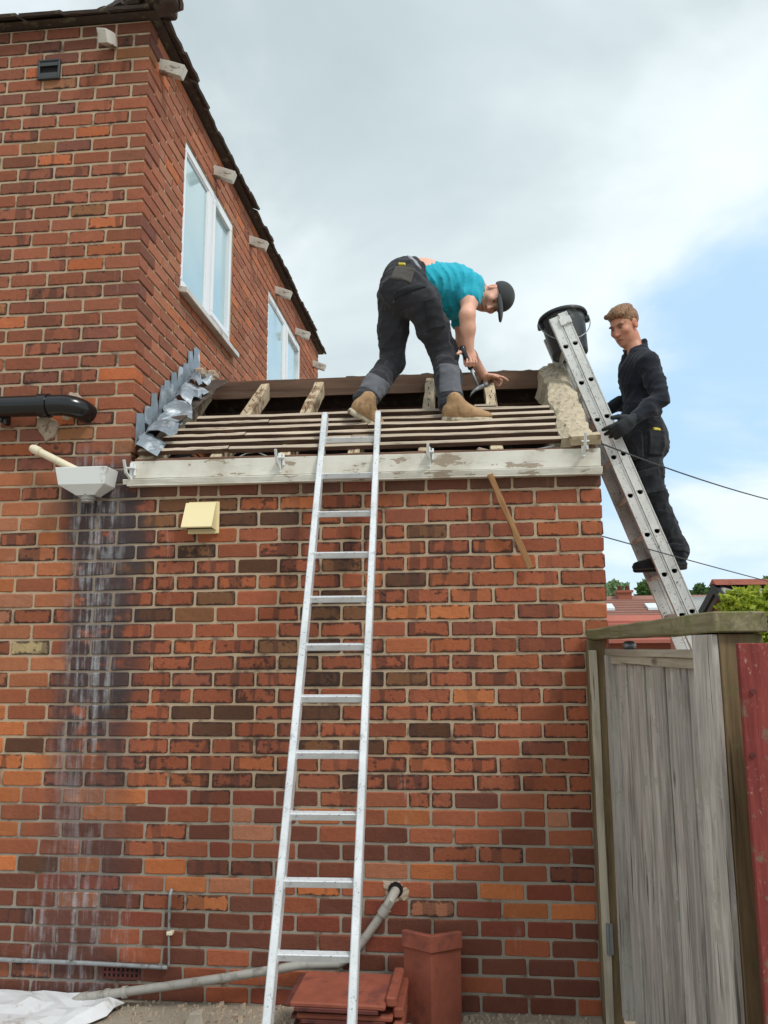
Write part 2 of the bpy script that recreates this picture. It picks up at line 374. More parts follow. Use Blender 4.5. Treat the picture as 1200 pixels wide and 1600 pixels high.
def alu_material():
    for nm, c, amt in (('aluminium', L(222, 224, 226), .7), ('aluminium_painted', L(222, 222, 218), 1.0)):
        m, t = material(nm); oc = t.n('ShaderNodeTexCoord').outputs['Object']
        n1 = t.noise(t.map(oc, scale=(.2, 1, 1)), 60, 5, .7); n2 = t.noise(oc, 40, 7, .72, 1.4); n3 = t.noise(oc, 6, 5, .6)
        col = t.mix(t.step(n3, .35, .7), c, tuple(x*.78 for x in c))
        spot = t.math('MULTIPLY', t.step(n2, .64-amt*.05, .67-amt*.05), t.step(n3, .46-amt*.1, .6))
        scr = t.n('ShaderNodeTexVoronoi', _feature='DISTANCE_TO_EDGE', Vector=t.vmath('ADD', oc, t.vmath('SCALE', t.n('ShaderNodeTexNoise', Vector=oc, Scale=30.0).outputs[1])), Scale=17.0).outputs[0]
        scr.node.inputs['Vector'].links[0].from_node.inputs[1].links[0].from_node.inputs[3].default_value = .08
        line = t.math('MULTIPLY', t.step(scr, .030, .012), t.step(n2, .50, .58))
        dark = t.math('MAXIMUM', spot, t.math('MULTIPLY', line, amt))
        col = t.mix(t.math('MULTIPLY', dark, .85), col, (.05, .05, .052))
        met = t.math('MULTIPLY', t.math('SUBTRACT', 1.0, dark), .35 if nm == 'aluminium' else .2)
        finish(t, col, t.math('ADD', .36, t.math('MULTIPLY', n1, .25)), n1, .25, .001, met, .5)
alu_material()
def glass_material():
    m, t = material('window_glass'); oc = t.n('ShaderNodeTexCoord').outputs['Object']
    n1 = t.noise(oc, 1.4, 4, .55, .6)
    finish(t, t.mix(n1, L(140, 178, 186), L(190, 216, 220)), .12, t.noise(oc, 2.0, 2, .5), .05, .01, 0, .9, Coat__Weight=.5)  # obscured glass, pale sky reflection painted into its base colour
glass_material()
def ground_material():
    m, t = material('ground'); pos = t.n('ShaderNodeNewGeometry').outputs['Position']
    n1 = t.noise(pos, 3, 6, .65); n2 = t.noise(pos, 60, 6, .7); n3 = t.noise(pos, 220, 3, .6)
    col = t.mix(n1, L(150, 138, 122), L(186, 174, 156))
    col = t.mix(t.step(n2, .55, .7), col, L(104, 92, 80)); col = t.mix(t.step(n3, .66, .74), col, L(160, 92, 72))
    finish(t, col, .95, t.math('ADD', n2, n3), .9, .008, 0, .2)
ground_material()
# ------------------------------------------------------------------ ground
g = obj('ground', [(-120, -60, 0), (140, -60, 0), (140, 220, 0), (-120, 220, 0)], [(0, 1, 2, 3)], MATS['ground']); tag(g, kind='structure')

# ------------------------------------------------------------------ bricks
CH, BP = 0.083, 0.22159            # course height, stretcher pitch
BH = CH - .0105                    # brick height
XC = -2.48842                      # corner of the two-storey house
JT = .0105
def brick_geo(Ln, H, D, seed):
    """front face at y=0 looking to -y, centred; ragged arrises; 48 triangles"""
    r = random.Random(seed); a, b = Ln/2, H/2; c = .006
    o = [(-a, -b+c), (-a+c, -b), (r.uniform(-.4, .4)*a, -b), (a-c, -b), (a, -b+c), (a, b-c), (a-c, b), (r.uniform(-.4, .4)*a, b), (-a+c, b), (-a, b-c)]
    o = [(x + r.uniform(-.0022, .0016)*(1 if x > 0 else -1), z + r.uniform(-.0022, .0014)*(1 if z > 0 else -1)) for x, z in o]
    n = len(o); V = [(x, D, z) for x, z in o] + [(x, .0045+r.uniform(-.001, .002), z) for x, z in o]
    for x, z in o:
        i_ = r.uniform(.003, .006)
        V.append((x - math.copysign(i_, x) if abs(x) > a-.012 else x, r.uniform(-.0012, .0012), z - math.copysign(i_, z) if abs(z) > b-.012 else z))
    F = []
    for k in (0, 1):
        F += [(k*n+i, k*n+(i+1) % n, (k+1)*n+(i+1) % n, (k+1)*n+i) for i in range(n)]
    F.append(tuple(range(2*n, 3*n)))
    UV = []
    for f in F:
        for vi in f:
            x, y, z = V[vi]; UV.append((x/Ln+.5, z/H+.5) if min(f) >= n else (.5, .5))
    return V, F, UV, (a, b)
def put_attrs(me, uvs, dims, cols):
    l1 = me.uv_layers.new(name='loc'); l2 = me.uv_layers.new(name='dim')
    l1.data.foreach_set('uv', np.array(uvs, np.float32).ravel()); l2.data.foreach_set('uv', np.array(dims, np.float32).ravel())
    ca = me.color_attributes.new('bc', 'FLOAT_COLOR', 'CORNER'); ca.data.foreach_set('color', np.array(cols, np.float32).ravel())
_bm = {}
def brick_mesh(Ln, D, var):
    key = (round(Ln, 3), round(D, 3), var)
    if key not in _bm:
        V, F, UV, dim = brick_geo(Ln, BH, D, hash(key) & 0xffff)
        me = new_mesh('brick', V, F, MATS['brick']); nl = len(me.loops)
        put_attrs(me, UV, [dim]*nl, [(1, 1, 1, 1)]*nl); _bm[key] = me
    return _bm[key]
def pick(*opts):
    tot = sum(o[0] for o in opts); q = RNG.random()*tot
    for wgt, c in opts:
        q -= wgt
        if q <= 0: return c
    return opts[-1][1]
RED, ORG, DRK, MAR, PNK, BRN, PUR, BUF = L(168, 92, 66), L(200, 112, 62), L(102, 66, 52), L(124, 68, 56), L(184, 116, 92), L(134, 88, 62), L(120, 78, 68), L(190, 162, 124)
def brick_colour(X, Z, wall):
    """colour and soot amount of a brick by where it stands, as the photograph shows it"""
    if wall == 'side':
        c = pick((6, L(180, 106, 82)), (3, L(166, 96, 74)), (1, L(200, 112, 70)), (2, PNK)); s = RNG.uniform(0, .2)
    elif Z > 2.62:
        c = pick((6, L(164, 92, 70)), (3, L(150, 86, 68)), (1, L(196, 104, 62)), (1.5, L(146, 84, 74)), (.7, L(168, 108, 74)))
        s = RNG.uniform(.1, .45) if RNG.random() < .82 else RNG.uniform(.5, .8)
        if Z > 5.22: c = pick((1, L(122, 70, 60)), (1, L(138, 78, 62)))
    elif X < -2.84:
        c = pick((5, L(190, 112, 78)), (3, RED), (1, PNK), (.3, BUF), (1, ORG)) if Z > 1.5 else pick((3, ORG), (4, RED), (1, DRK)) if Z > .55 else pick((4, MAR), (2, RED))
        s = RNG.uniform(0, .2) if RNG.random() < .85 else .7
    elif Z > 2.47:
        c = pick((2, PUR), (1, L(136, 78, 66))); s = RNG.uniform(.1, .3)
    elif Z < .42:
        c = pick((5, MAR), (2, L(142, 68, 54)), (1, L(178, 92, 62))); s = RNG.uniform(0, .08)
    elif Z < .98:
        c = pick((3, MAR), (4, L(168, 90, 64)), (.9, ORG), (1.3, PNK), (1, L(150, 72, 58))); s = RNG.uniform(0, .12) if RNG.random() < .8 else .5
    else:
        near = math.exp(-((X+1.75)/.75)**2)
        c = pick((6, L(168, 88, 62)), (2, L(182, 98, 62)), (1.2, L(156, 84, 66)), (.25, ORG), (1.4*near, BRN), (2*near, DRK))
        s = min(1, RNG.uniform(.3, .75) + .45*near*RNG.random()*(1 if Z < 2.2 else .3))
        if X > -.55: s *= .65
        if RNG.random() < .10: s = .05
    k = RNG.uniform(.58, .82); h = RNG.uniform(-.05, .05)
    g_ = .3*c[0]+.5*c[1]+.2*c[2]; c = tuple(.86*q+.14*g_ for q in c)
    return (c[0]*k*(1+h)*1.12, c[1]*k*1.08, c[2]*k*(1-h)*.86, s)
class Bricks:
    """all bricks of one building: the largest in view become parts, the rest one joined part"""
    def __init__(s): s.items = []
    def put(s, x0, x1, Z0, D, wall, var=None):
        Ln = x1-x0-JT
        if Ln < .025: return
        if wall in ('front',): M = Matrix.Translation((x0/2+x1/2, RNG.uniform(-.0015, .0015), Z0+CH/2)); X = x0/2+x1/2
        elif wall == 'side': M = Matrix.Translation((XC+RNG.uniform(-.0015, .0015), x0/2+x1/2, Z0+CH/2)) @ Matrix.Rotation(math.pi/2, 4, 'Z'); X = XC
        else: M = Matrix.Translation((RNG.uniform(-.0015, .0015), x0/2+x1/2, Z0+CH/2)) @ Matrix.Rotation(math.pi/2, 4, 'Z'); X = 0
        M = M @ Matrix.Rotation(RNG.uniform(-.006, .006), 4, 'Y')
        c = brick_colour(X, Z0+CH/2, 'side' if wall == 'side' else 'front')
        if wall == 'front' and D > .1001 and x1 < -1: c = (c[0], c[1], c[2], min(c[3], .12))
        p = M.translation; d = Vector(CAM)-p
        nrm = Vector((0, -1, 0)) if wall == 'front' else Vector((1, 0, 0))
        cosv = max(0, d.normalized().dot(nrm)); q = np.array(p)-CAM; zc = q @ _F
        u = 600+FPX*(q @ _R)/zc; v = 800-FPX*(q @ _U)/zc
        vis = -25 < u < 1225 and -20 < v < 1620
        s.items.append((Ln*cosv/d.length**2 if vis else 0, Ln, D, M, c))
    def build(s, parent, limit=300):
        s.items.sort(key=lambda i: -i[0])
        for a, Ln, D, M, c in s.items[:limit]:
            o = bpy.data.objects.new('brick', brick_mesh(Ln, D, RNG.randrange(7))); link(o, parent, M); o.color = c
        V = []; F = []; UV = []; DM = []; CC = []
        for a, Ln, D, M, c in s.items[limit:]:
            v, f, uv, dim = brick_geo(Ln, BH, D, RNG.randrange(10**6)); n = len(V)
            V += [M @ Vector(p) for p in v]; F += [tuple(i+n for i in ff) for ff in f]; UV += uv; DM += [dim]*len(uv); CC += [c]*len(uv)
        if V:
            me = new_mesh('brickwork', V, F, MATS['brick']); put_attrs(me, UV, DM, CC)
            o = link(bpy.data.objects.new('brickwork', me), parent); o['kind'] = 'stuff'; o.color = (1, 1, 1, 1)
def cells(holes, u0, u1, v0, v1):
    us = sorted({u0, u1, *[h[0] for h in holes], *[h[1] for h in holes]}); vs = sorted({v0, v1, *[h[2] for h in holes], *[h[3] for h in holes]})
    for i in range(len(us)-1):
        for j in range(len(vs)-1):
            a, b = (us[i]+us[i+1])/2, (vs[j]+vs[j+1])/2
            if not any(h[0] < a < h[1] and h[2] < b < h[3] for h in holes): yield us[i], us[i+1], vs[j], vs[j+1]

# ---------------------------------------------------------------- two-storey house
house = thing('brick_house', (-3.6, 2.6, 0), 'two-storey red brick house with white side windows, left of the stripped roof', 'house')
EXT_Z = 2.60
HX0, HY1, HZ = -5.6, 5.62, 65*CH
WIN = [(.665, 1.80, 48*CH, 61*CH), (2.99, 4.50, 48*CH, 61*CH)]
b = B()
b.box((HX0, .0045, 0), (-13*BP, .12, EXT_Z)); b.box((HX0, .0045, EXT_Z), (XC-.0045, .12, HZ))
wall_f = b.build('front_wall', MATS['mortar'], house)
b = B()
for a0, a1, c0, c1 in cells(WIN, .12, HY1, 2.2, HZ): b.box((XC-.13, a0, c0), (XC-.0065, a1, c1))
b.box((XC-.13, 1.0, 0), (XC-.0065, HY1, 2.2)); b.box((HX0, HY1-.1, 0), (XC-.13, HY1, HZ)); b.box((HX0, .12, 0), (HX0+.1, HY1-.1, HZ))
wall_s = b.build('side_wall', MATS['mortar'], house)
fb, sb = Bricks(), Bricks()
def seam(r): return -13*BP if r % 2 == 0 else -12.5*BP
for r in range(0, 65):
    z = r*CH
    if r < 31:
        x = seam(r)
        while x > HX0: fb.put(x-BP, x, z, .1, 'front'); x -= BP
    else:
        first = BP if r % 2 == 0 else .1125
        fb.put(XC-first+JT, XC+JT, z, .1065 if r % 2 == 0 else .2116, 'front')   # quoin: its end shows on the side wall
        x = XC-first+JT
        while x > HX0: fb.put(x-BP, x, z, .1, 'front'); x -= BP
        y = .1165 if r % 2 == 0 else .2216
        holes = [h for h in WIN if h[2] < z+CH/2 < h[3]]
        while y < HY1-.05:
            y1 = min(y+BP, HY1); segs = [(y, y1)]
            for h in holes:
                ns = []
                for a, c in segs:
                    if c <= h[0] or a >= h[1]: ns.append((a, c)); continue
                    if a < h[0]: ns.append((a, h[0]))
                    if c > h[1]: ns.append((h[1], c))
                segs = ns
            for a, c in segs: sb.put(a, c, z, .1, 'side')
            y = y1
fb.items += sb.items
_side = lambda it: abs(it[3].translation.x-XC) < .004 and it[3].to_euler().z > 1
fb.items.sort(key=lambda i: -i[0]); top = fb.items[:300]; rest = fb.items[300:]
f1, s1 = Bricks(), Bricks(); f2, s2 = Bricks(), Bricks()
f1.items = [i for i in top if not _side(i)]; s1.items = [i for i in top if _side(i)]
f2.items = [i for i in rest if not _side(i)]; s2.items = [i for i in rest if _side(i)]
f1.build(wall_f); s1.build(wall_s); f2.build(wall_f, 0); s2.build(wall_s, 0)

# windows in the side wall
for wi, (y0, y1, z0, z1) in enumerate(WIN):
    b = B(); t_ = .058; xf = XC-.045; xo = XC-.012
    z0b = z0+.035
    b.box((xf, y0, z0b), (xo, y1, z0b+t_)); b.box((xf, y0, z1-t_), (xo, y1, z1))
    b.box((xf, y0, z0b+t_), (xo, y0+t_, z1-t_)); b.box((xf, y1-t_, z0b+t_), (xo, y1, z1-t_))
    ym = (y0+y1)/2+.01
    b.box((xf, ym-.045, z0b+t_), (xo, ym+.045, z1-t_))
    win = b.build('window', MATS['window_frame'], wall_s, bevel=.004)
    for k, (a, c) in enumerate(((y0+t_, ym-.045), (ym+.045, y1-t_))):
        q = B(); i_ = .042 if k == 1 else .014
        x2 = xo+.014 if k == 1 else xo-.006
        q.box((xf+.004, a+.002, z0b+t_+.002), (x2, c-.002, z0b+t_+i_)); q.box((xf+.004, a+.002, z1-t_-i_), (x2, c-.002, z1-t_-.002))
        q.box((xf+.004, a+.002, z0b+t_+i_), (x2, a+i_, z1-t_-i_)); q.box((xf+.004, c-i_, z0b+t_+i_), (x2, c-.002, z1-t_-i_))
        q.build('sash', MATS['window_frame'], win, bevel=.003)
        q = B(); q.box((xf+.008, a+i_, z0b+t_+i_), (xf+.016, c-i_, z1-t_-i_)); q.build('pane', MATS['window_glass'], win)
    q = B(); q.prism([(XC-.05, y0-.03, z0-.012), (XC+.055, y0-.03, z0-.03), (XC+.055, y0-.03, z0+.012), (XC-.05, y0-.03, z0+.034)], (0, y1-y0+.09, 0))
    q.build('window_sill', MATS['cill_paint'], win, bevel=.004)

# roof of the house: hipped, with the tile edges standing over the wall head
EZ = HZ+.015; ov = .055
cx_, cy_ = XC+ov, -ov
roof = obj('roof', [(HX0-.1, cy_, EZ), (cx_, cy_, EZ), (cx_, HY1+.1, EZ), (HX0-.1, HY1+.1, EZ), (-4.1, 1.6, EZ+1.15), (-4.1, 4.1, EZ+1.15)],
           [(0, 1, 4), (1, 2, 5, 4), (2, 3, 5), (3, 0, 4, 5), (0, 3, 2, 1)], MATS['old_roof_tile'], house)
def tile_mesh(wd, ln, th, seed, curve=.0):
    r = random.Random(seed); V = []; n = 4
    for j in (0, 1):
        for i in range(n+1):
            x = -wd/2+wd*i/n; c = curve*math.sin(math.pi*i/n)
            y = 0 if j == 0 else ln
            yy = y + (r.uniform(-.008, .006) if j == 0 else 0)
            V += [(x, yy, c), (x, yy, c+th+r.uniform(-.002, .002))]
    k = 2*(n+1); F = []
    for i in range(n):
        a = 2*i; F += [(a, a+2, a+3, a+1), (k+a, k+a+1, k+a+3, k+a+2), (a, k+a, k+a+2, a+2), (a+1, a+3, k+a+3, k+a+1)]
    F += [(0, 1, k+1, k), (2*n, k+2*n, k+2*n+1, 2*n+1)]
    return V, F
slope = math.atan2(1.15, 1.6)
tm = [new_mesh('roof_tile', *tile_mesh(.262, .34, .018, i), MATS['old_roof_tile']) for i in range(5)]
for row in range(2):
    n_f = 12; n_s = 21
    for i in range(n_f):
        x = cx_-.16-i*.272-(.13 if row else 0)
        o = bpy.data.objects.new('roof_tile', tm[RNG.randrange(5)])
        link(o, roof, Matrix.Translation((x, cy_-.035+row*.16+RNG.uniform(-.012, .012), EZ-.006+row*.115+RNG.uniform(-.004, .008))) @ Matrix.Rotation(slope*.75+RNG.uniform(-.05, .05), 4, 'X') @ Matrix.Rotation(RNG.uniform(-.02, .02), 4, 'Z'))
    for i in range(n_s):
        y = .17+i*.272+(.13 if row else 0)
        o = bpy.data.objects.new('roof_tile', tm[RNG.randrange(5)])
        link(o, roof, Matrix.Translation((cx_+.035-row*.16+RNG.uniform(-.02, .012), y, EZ-.006+row*.115+RNG.uniform(-.004, .010))) @ Matrix.Rotation(math.pi/2, 4, 'Z') @ Matrix.Rotation(slope*.75+RNG.uniform(-.05, .05), 4, 'X') @ Matrix.Rotation(RNG.uniform(-.03, .03), 4, 'Z'))
# hip tile over the corner, bedded in mortar
hip_d = Vector((-1.6, 1.65, 1.15)).normalized(); P0 = Vector((cx_+.085, cy_-.085, EZ-.02))
def half_tile(name, P, d, rad, ln, th, m, parent, n=10):
    side = d.cross(Vector((0, 0, 1))).normalized(); up = side.cross(d); V = []
    for e in (0, ln):
        for rr_ in (rad, rad-th):
            for i in range(n+1):
                a = math.pi*i/n; V.append(P + d*e + side*(math.cos(a)*rr_*(1.05+.05*(e == 0))) + up*(math.sin(a)*rr_*.9))
    m1 = n+1; F = []
    for i in range(n):
        F += [(i, i+1, 2*m1+i+1, 2*m1+i), (m1+i, 3*m1+i, 3*m1+i+1, m1+i+1), (i, m1+i, m1+i+1, i+1), (2*m1+i, 2*m1+i+1, 3*m1+i+1, 3*m1+i)]
    F += [(0, 2*m1, 3*m1, m1), (n, m1+n, 3*m1+n, 2*m1+n)]
    b = B(); b.add(V, F); return b.build(name, m, parent)
for i in range(5): half_tile('hip_tile', P0+hip_d*(i*.34)+Vector((0, 0, .012*(i % 2))), hip_d, .105, .36, .02, MATS['old_roof_tile'], roof)
b = B()
for i in range(7):
    q = P0+hip_d*(.02+RNG.random()*.25)+Vector((RNG.uniform(-.07, .07), RNG.uniform(-.07, .07), -.01))
    b.box(q-Vector((.05, .05, .03)), q+Vector((.05, .05, .04)), None)
b.build('hip_bedding', MATS['old_roof_tile'], roof, bevel=.015)
# exposed white rafter feet along the eaves
feet = [((168, 55), 'f'), ((268, 108), 's'), ((350, 272), 's'), ((403, 380), 's'), ((442, 457), 's'), ((472, 521), 's'), ((498, 571), 's')]
for (u, v), k in feet:
    if k == 'f':
        p = at(u, v, Y=-.07); q = Vector((p.x, .02, p.z+.03)); e = Vector((p.x+.01, -.16, p.z-.075))
        plank('rafter_foot', q, e, .055, .075, (0, 0, 1), MATS['bracket_paint'], roof, seg=2, jit=.003)
    else:
        p = at(u, v, X=XC+.07); q = Vector((XC-.02, p.y, p.z+.03)); e = Vector((XC+.15, p.y, p.z-.035))
        plank('rafter_foot', q, e, .055, .075, (0, 0, 1), MATS['bracket_paint'], roof, seg=2, jit=.003)
# louvre vent cover high on the front wall
def pbox(u0, v0, u1, v1, Y): a = at(u0, v1, Y=Y); c = at(u1, v0, Y=Y); return a.x, c.x, a.z, c.z
x0, x1, z0, z1 = pbox(60, 94, 96, 127, 0)
vent = thing('wall_vent', ((x0+x1)/2, 0, z0), 'small dark grey louvred vent cover high on the brick wall', 'vent')
b = B(); b.box((x0, -.018, z0), (x1, .002, z0+.012)); b.box((x0, -.018, z1-.012), (x1, .002, z1)); b.box((x0, -.018, z0+.012), (x0+.012, .002, z1-.012)); b.box((x1-.012, -.018, z0+.012), (x1, .002, z1-.012)); b.build('vent_frame', MATS['vent_plastic'], vent, bevel=.002)
b = B(); b.box((x0+.012, -.004, z0+.012), (x1-.012, .001, z1-.012)); b.build('duct_opening', MATS['dark_void'], vent)
for k in range(3):
    zc = z0+.028+k*(z1-z0-.056)/2
    if k == 1: continue
    b = B(); b.prism([(x0+.013, -.017, zc-.016), (x0+.013, -.010, zc-.016), (x0+.013, -.005, zc+.016), (x0+.013, -.012, zc+.016)], (x1-x0-.026, 0, 0)); b.build('louvre', MATS['vent_plastic'], vent)

# black waste pipe turning into the front wall
pa, pb_ = at(-60, 638, Y=-.095), at(100, 633, Y=-.095)
bp_ = thing('waste_pipe', (pb_.x, 0, pb_.z), 'thick glossy black waste pipe bending into the brick wall above the hopper', 'pipe')
arc = [pa+Vector((-2.2, 0, .06)), pa, at(60, 634, Y=-.095), pb_] + [pb_+Vector((.085*math.sin(a), .085*(1-math.cos(a)), -.012*a)) for a in (.3, .6, .9, 1.2, 1.57)]; arc.append(arc[-1]+Vector((0, .05, 0)))
smooth_by_angle(B().tube(arc, .058, 20).build('pipe', MATS['black_plastic'], bp_))
q0 = at(72, 634, Y=-.095); smooth_by_angle(B().cyl(q0-Vector((.03, 0, 0)), q0+Vector((.02, 0, 0)), .066, n=20).build('collar', MATS['black_plastic'], bp_, smooth=False))
q0 = at(2, 655, Y=-.06); b = B(); b.box(q0+Vector((-.01, -.03, -.02)), q0+Vector((.02, .07, .03))); b.box(q0+Vector((.02, -.02, -.035)), q0+Vector((.04, .02, .0))); b.build('pipe_bracket', MATS['black_plastic'], bp_, bevel=.004)
# mortar made good round the old pipe hole
def lump(name, pts, m, parent, th=.012, n=24, seed=1, Y=0.0):
    """a flat irregular lump on the front wall: outline by pixels"""
    r = random.Random(seed); P = [at(u, v, Y=Y) for u, v in pts]; c = sum(P, Vector())/len(P); V = []; F = []
    ring = []
    for i in range(len(P)):
        for k in range(3):
            q = P[i].lerp(P[(i+1) % len(P)], k/3); ring.append(q + Vector((r.uniform(-.006, .006), 0, r.uniform(-.006, .006))))
    n = len(ring)
    for s_, y in ((1, .004), (.93, -th*.5), (.6, -th), (.25, -th*1.1)):
        V += [c+(q-c)*s_ + Vector((0, y + (r.uniform(-.003, .003) if y < 0 else 0), 0)) for q in ring]
    for k in range(3): F += [(k*n+i, k*n+(i+1) % n, (k+1)*n+(i+1) % n, (k+1)*n+i) for i in range(n)]
    F.append(tuple(range(3*n, 4*n)))
    b = B(); b.add(V, F); return b.build(name, m, parent)
lump('mortar_patch', [(58, 652), (78, 648), (92, 662), (88, 680), (72, 690), (60, 676)], MATS['patch_mortar'], wall_f, .02, seed=3)
lump('mortar_patch', [(108, 612), (128, 618), (126, 644), (110, 658), (96, 655)], MATS['patch_mortar'], wall_f, .008, seed=5)

# ---------------------------------------------------------------- extension
ext = thing('brick_extension', (-1.24, 1.0, 0), 'single-storey brick extension whose roof is stripped to battens and rafters', 'extension')
EXZ = 2.60; RY, RZ = 1.035, RZ0+RM*1.035; EY1 = 2.07
b = B(); b.box((-13*BP, .0045, 0), (-.0045, .12, EXZ)); b.box((-12.4*BP, .12, 0), (XC-.0066, .9, 2.19))
ewall = b.build('front_wall', MATS['mortar'], ext)
eb = Bricks()
PIPE = at(617, 1391, Y=0)
for r in range(0, 31):
    z = r*CH; xs = seam(r); x = -(BP if r % 2 == 0 else BP/2)
    eb.put(x, JT, z, .1065 if r % 2 == 0 else .2116, 'front')
    while x > xs+.01:
        x0 = max(x-BP, xs)
        if RNG.random() < .035 and r > 2 and x-BP > xs+.3:       # a pair of headers now and then
            eb.put(x-BP/2, x, z, .1, 'front'); eb.put(x0, x-BP/2, z, .1, 'front')
        else: eb.put(x0, x, z, .1, 'front')
        x = x0
eb.build(ewall)
# right-hand gable wall and the back of the extension
b = B(); b.prism([(-.12, .12, 0), (-.12, EY1, 0), (-.12, EY1, RZ0-.1), (-.12, RY, RZ-.06), (-.12, .12, RZ0+RM*.12-.09)], (.1135, 0, 0))
b.box((XC, EY1-.1, 0), (-.12, EY1, EXZ)); gw = b.build('gable_wall', MATS['mortar'], ext)
gb = Bricks()
for r in range(0, 41):
    z = r*CH; y = .1165 if r % 2 == 0 else .2216
    lim0 = max(.0, (z+CH-RZ0+.05)/RM) if z+CH > RZ0 else 0; lim1 = EY1-lim0
    while y < lim1:
        if y >= lim0: gb.put(y, min(y+BP, lim1), z, .1, 'gable')
        y += BP
gb.build(gw, 0)
# dark loft: ceiling boards, inner faces
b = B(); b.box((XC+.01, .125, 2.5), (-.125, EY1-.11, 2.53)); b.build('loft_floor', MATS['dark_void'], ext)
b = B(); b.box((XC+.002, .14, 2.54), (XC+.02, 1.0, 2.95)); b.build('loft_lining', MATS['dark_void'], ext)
# wall head rubble behind the fascia
b = B(); b.box((XC+.01, .012, EXZ-.02), (-.01, .11, 2.66)); b.build('wall_plate', MATS['fascia_raw'], ext)
for i in range(26):
    x = XC+.08+i*.092; r_ = RNG.uniform(.02, .045)
    if RNG.random() < .35: continue
    b = B(); b.box((-r_*1.3, -r_*.6, -r_*.6), (r_*1.3, r_*.6, r_*.6)); o = b.build('brick_rubble', MATS['brick' if False else 'clay_under'] if RNG.random() < .5 else MATS['patch_mortar'], ext, Matrix.Translation((x, .045, 2.665+r_*.5)) @ Matrix.Rotation(RNG.uniform(-.3, .3), 4, 'Y') @ Matrix.Rotation(RNG.uniform(-.5, .5), 4, 'Z'), bevel=.006)
# rafters
nrm = Vector((0, -RM, 1)).normalized(); dslope = Vector((0, 1, RM)).normalized()
for i, x in enumerate((-2.405, -2.010, -1.638, -1.268, -.893, -.516, -.150)):
    a = Vector((x, -.02, RZ0-.02*RM))-nrm*.05; c = Vector((x+(0 if i else -.02), RY-.013, RZ-.01))-nrm*.05
    raf = plank('rafter', a, c, .062 if i else .085, .098, nrm, MATS['rafter_wood'], ext, jit=.004, seg=9, bevel=.004)
    for k in range(7):       # old batten nails
        s_ = .25+k*.062
        p = a.lerp(c, .38+k*.085)+nrm*.05
        B().cyl(p+Vector((RNG.uniform(-.015, .015), 0, -.004)), p+nrm*RNG.uniform(.008, .02)+Vector((RNG.uniform(-.01, .01), RNG.uniform(-.01, .004), 0)), .0022, n=5).build('nail', MATS['dark_void'], raf)
plank('ridge_board', (XC+.02, RY+.012, RZ-.045), (-.11, RY+.012, RZ-.045), .026, .125, (0, 0, 1), MATS['ridge_wood'], ext, jit=.002, seg=10)
# battens, two lengths to each course, gently uneven
for k in range(6):
    Yc = .438-k*.0815; z = RZ0+RM*Yc
    xl = XC+.22-.038*k+RNG.uniform(-.01, .01); xr = -.055-RNG.uniform(0, .03) if k < 4 else -.17
    xm = -1.9+RNG.uniform(-.1, .1) if k % 2 else -1.3+RNG.uniform(-.1, .1)
    for (a, c, dz_) in ((xl, xm+.02, 0), (xm+.022, xr, RNG.uniform(-.004, .004))):
        p = Vector((a, Yc, z))+nrm*(.0135+dz_); q = Vector((c, Yc+RNG.uniform(-.006, .006), z))+nrm*(.0135+RNG.uniform(-.003, .003))
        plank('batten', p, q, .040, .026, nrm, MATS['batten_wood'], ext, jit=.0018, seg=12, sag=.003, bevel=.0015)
# short loose end left on a rafter by the worker's hand
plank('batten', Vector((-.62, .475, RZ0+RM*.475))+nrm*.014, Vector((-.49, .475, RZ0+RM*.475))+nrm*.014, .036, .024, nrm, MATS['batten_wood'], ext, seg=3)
# far slope still tiled: rows of plain tiles seen on edge over the ridge, battens below
bn = Vector((0, RM, 1)).normalized()
b = B(); b.prism([(XC+.01, RY+.03, RZ-.03), (XC+.01, EY1+.1, RZ-.03-RM*(EY1+.07-RY)), (XC+.01, EY1+.1, RZ-.045-RM*(EY1+.07-RY)), (XC+.01, RY+.03, RZ-.045)], (-XC-.03, 0, 0)); bs = b.build('back_slope', MATS['old_roof_tile'], ext)
ptm = [new_mesh('plain_tile', *tile_mesh(.165, .26, .014, 40+i, .006), MATS['old_roof_tile']) for i in range(4)]
for i in range(14):
    x = -.12-i*.169
    if 5 < i < 7: continue
    o = bpy.data.objects.new('plain_tile', ptm[i % 4])
    link(o, bs, Matrix.Translation((x-.08, RY+.045+RNG.uniform(-.01, .01), RZ+.022-.012*(i > 7)+RNG.uniform(-.004, .004))) @ Matrix.Rotation(-math.atan(RM)+RNG.uniform(-.03, .03), 4, 'X') @ Matrix.Rotation(RNG.uniform(-.02, .02), 4, 'Z'))
for k in range(5):
    Yb = RY+.16+k*.2; plank('back_batten', (XC+.05, Yb, RZ-.06-RM*(Yb-RY)), (-.14, Yb, RZ-.06-RM*(Yb-RY)), .04, .025, bn, MATS['fascia_raw'], ext, seg=4)
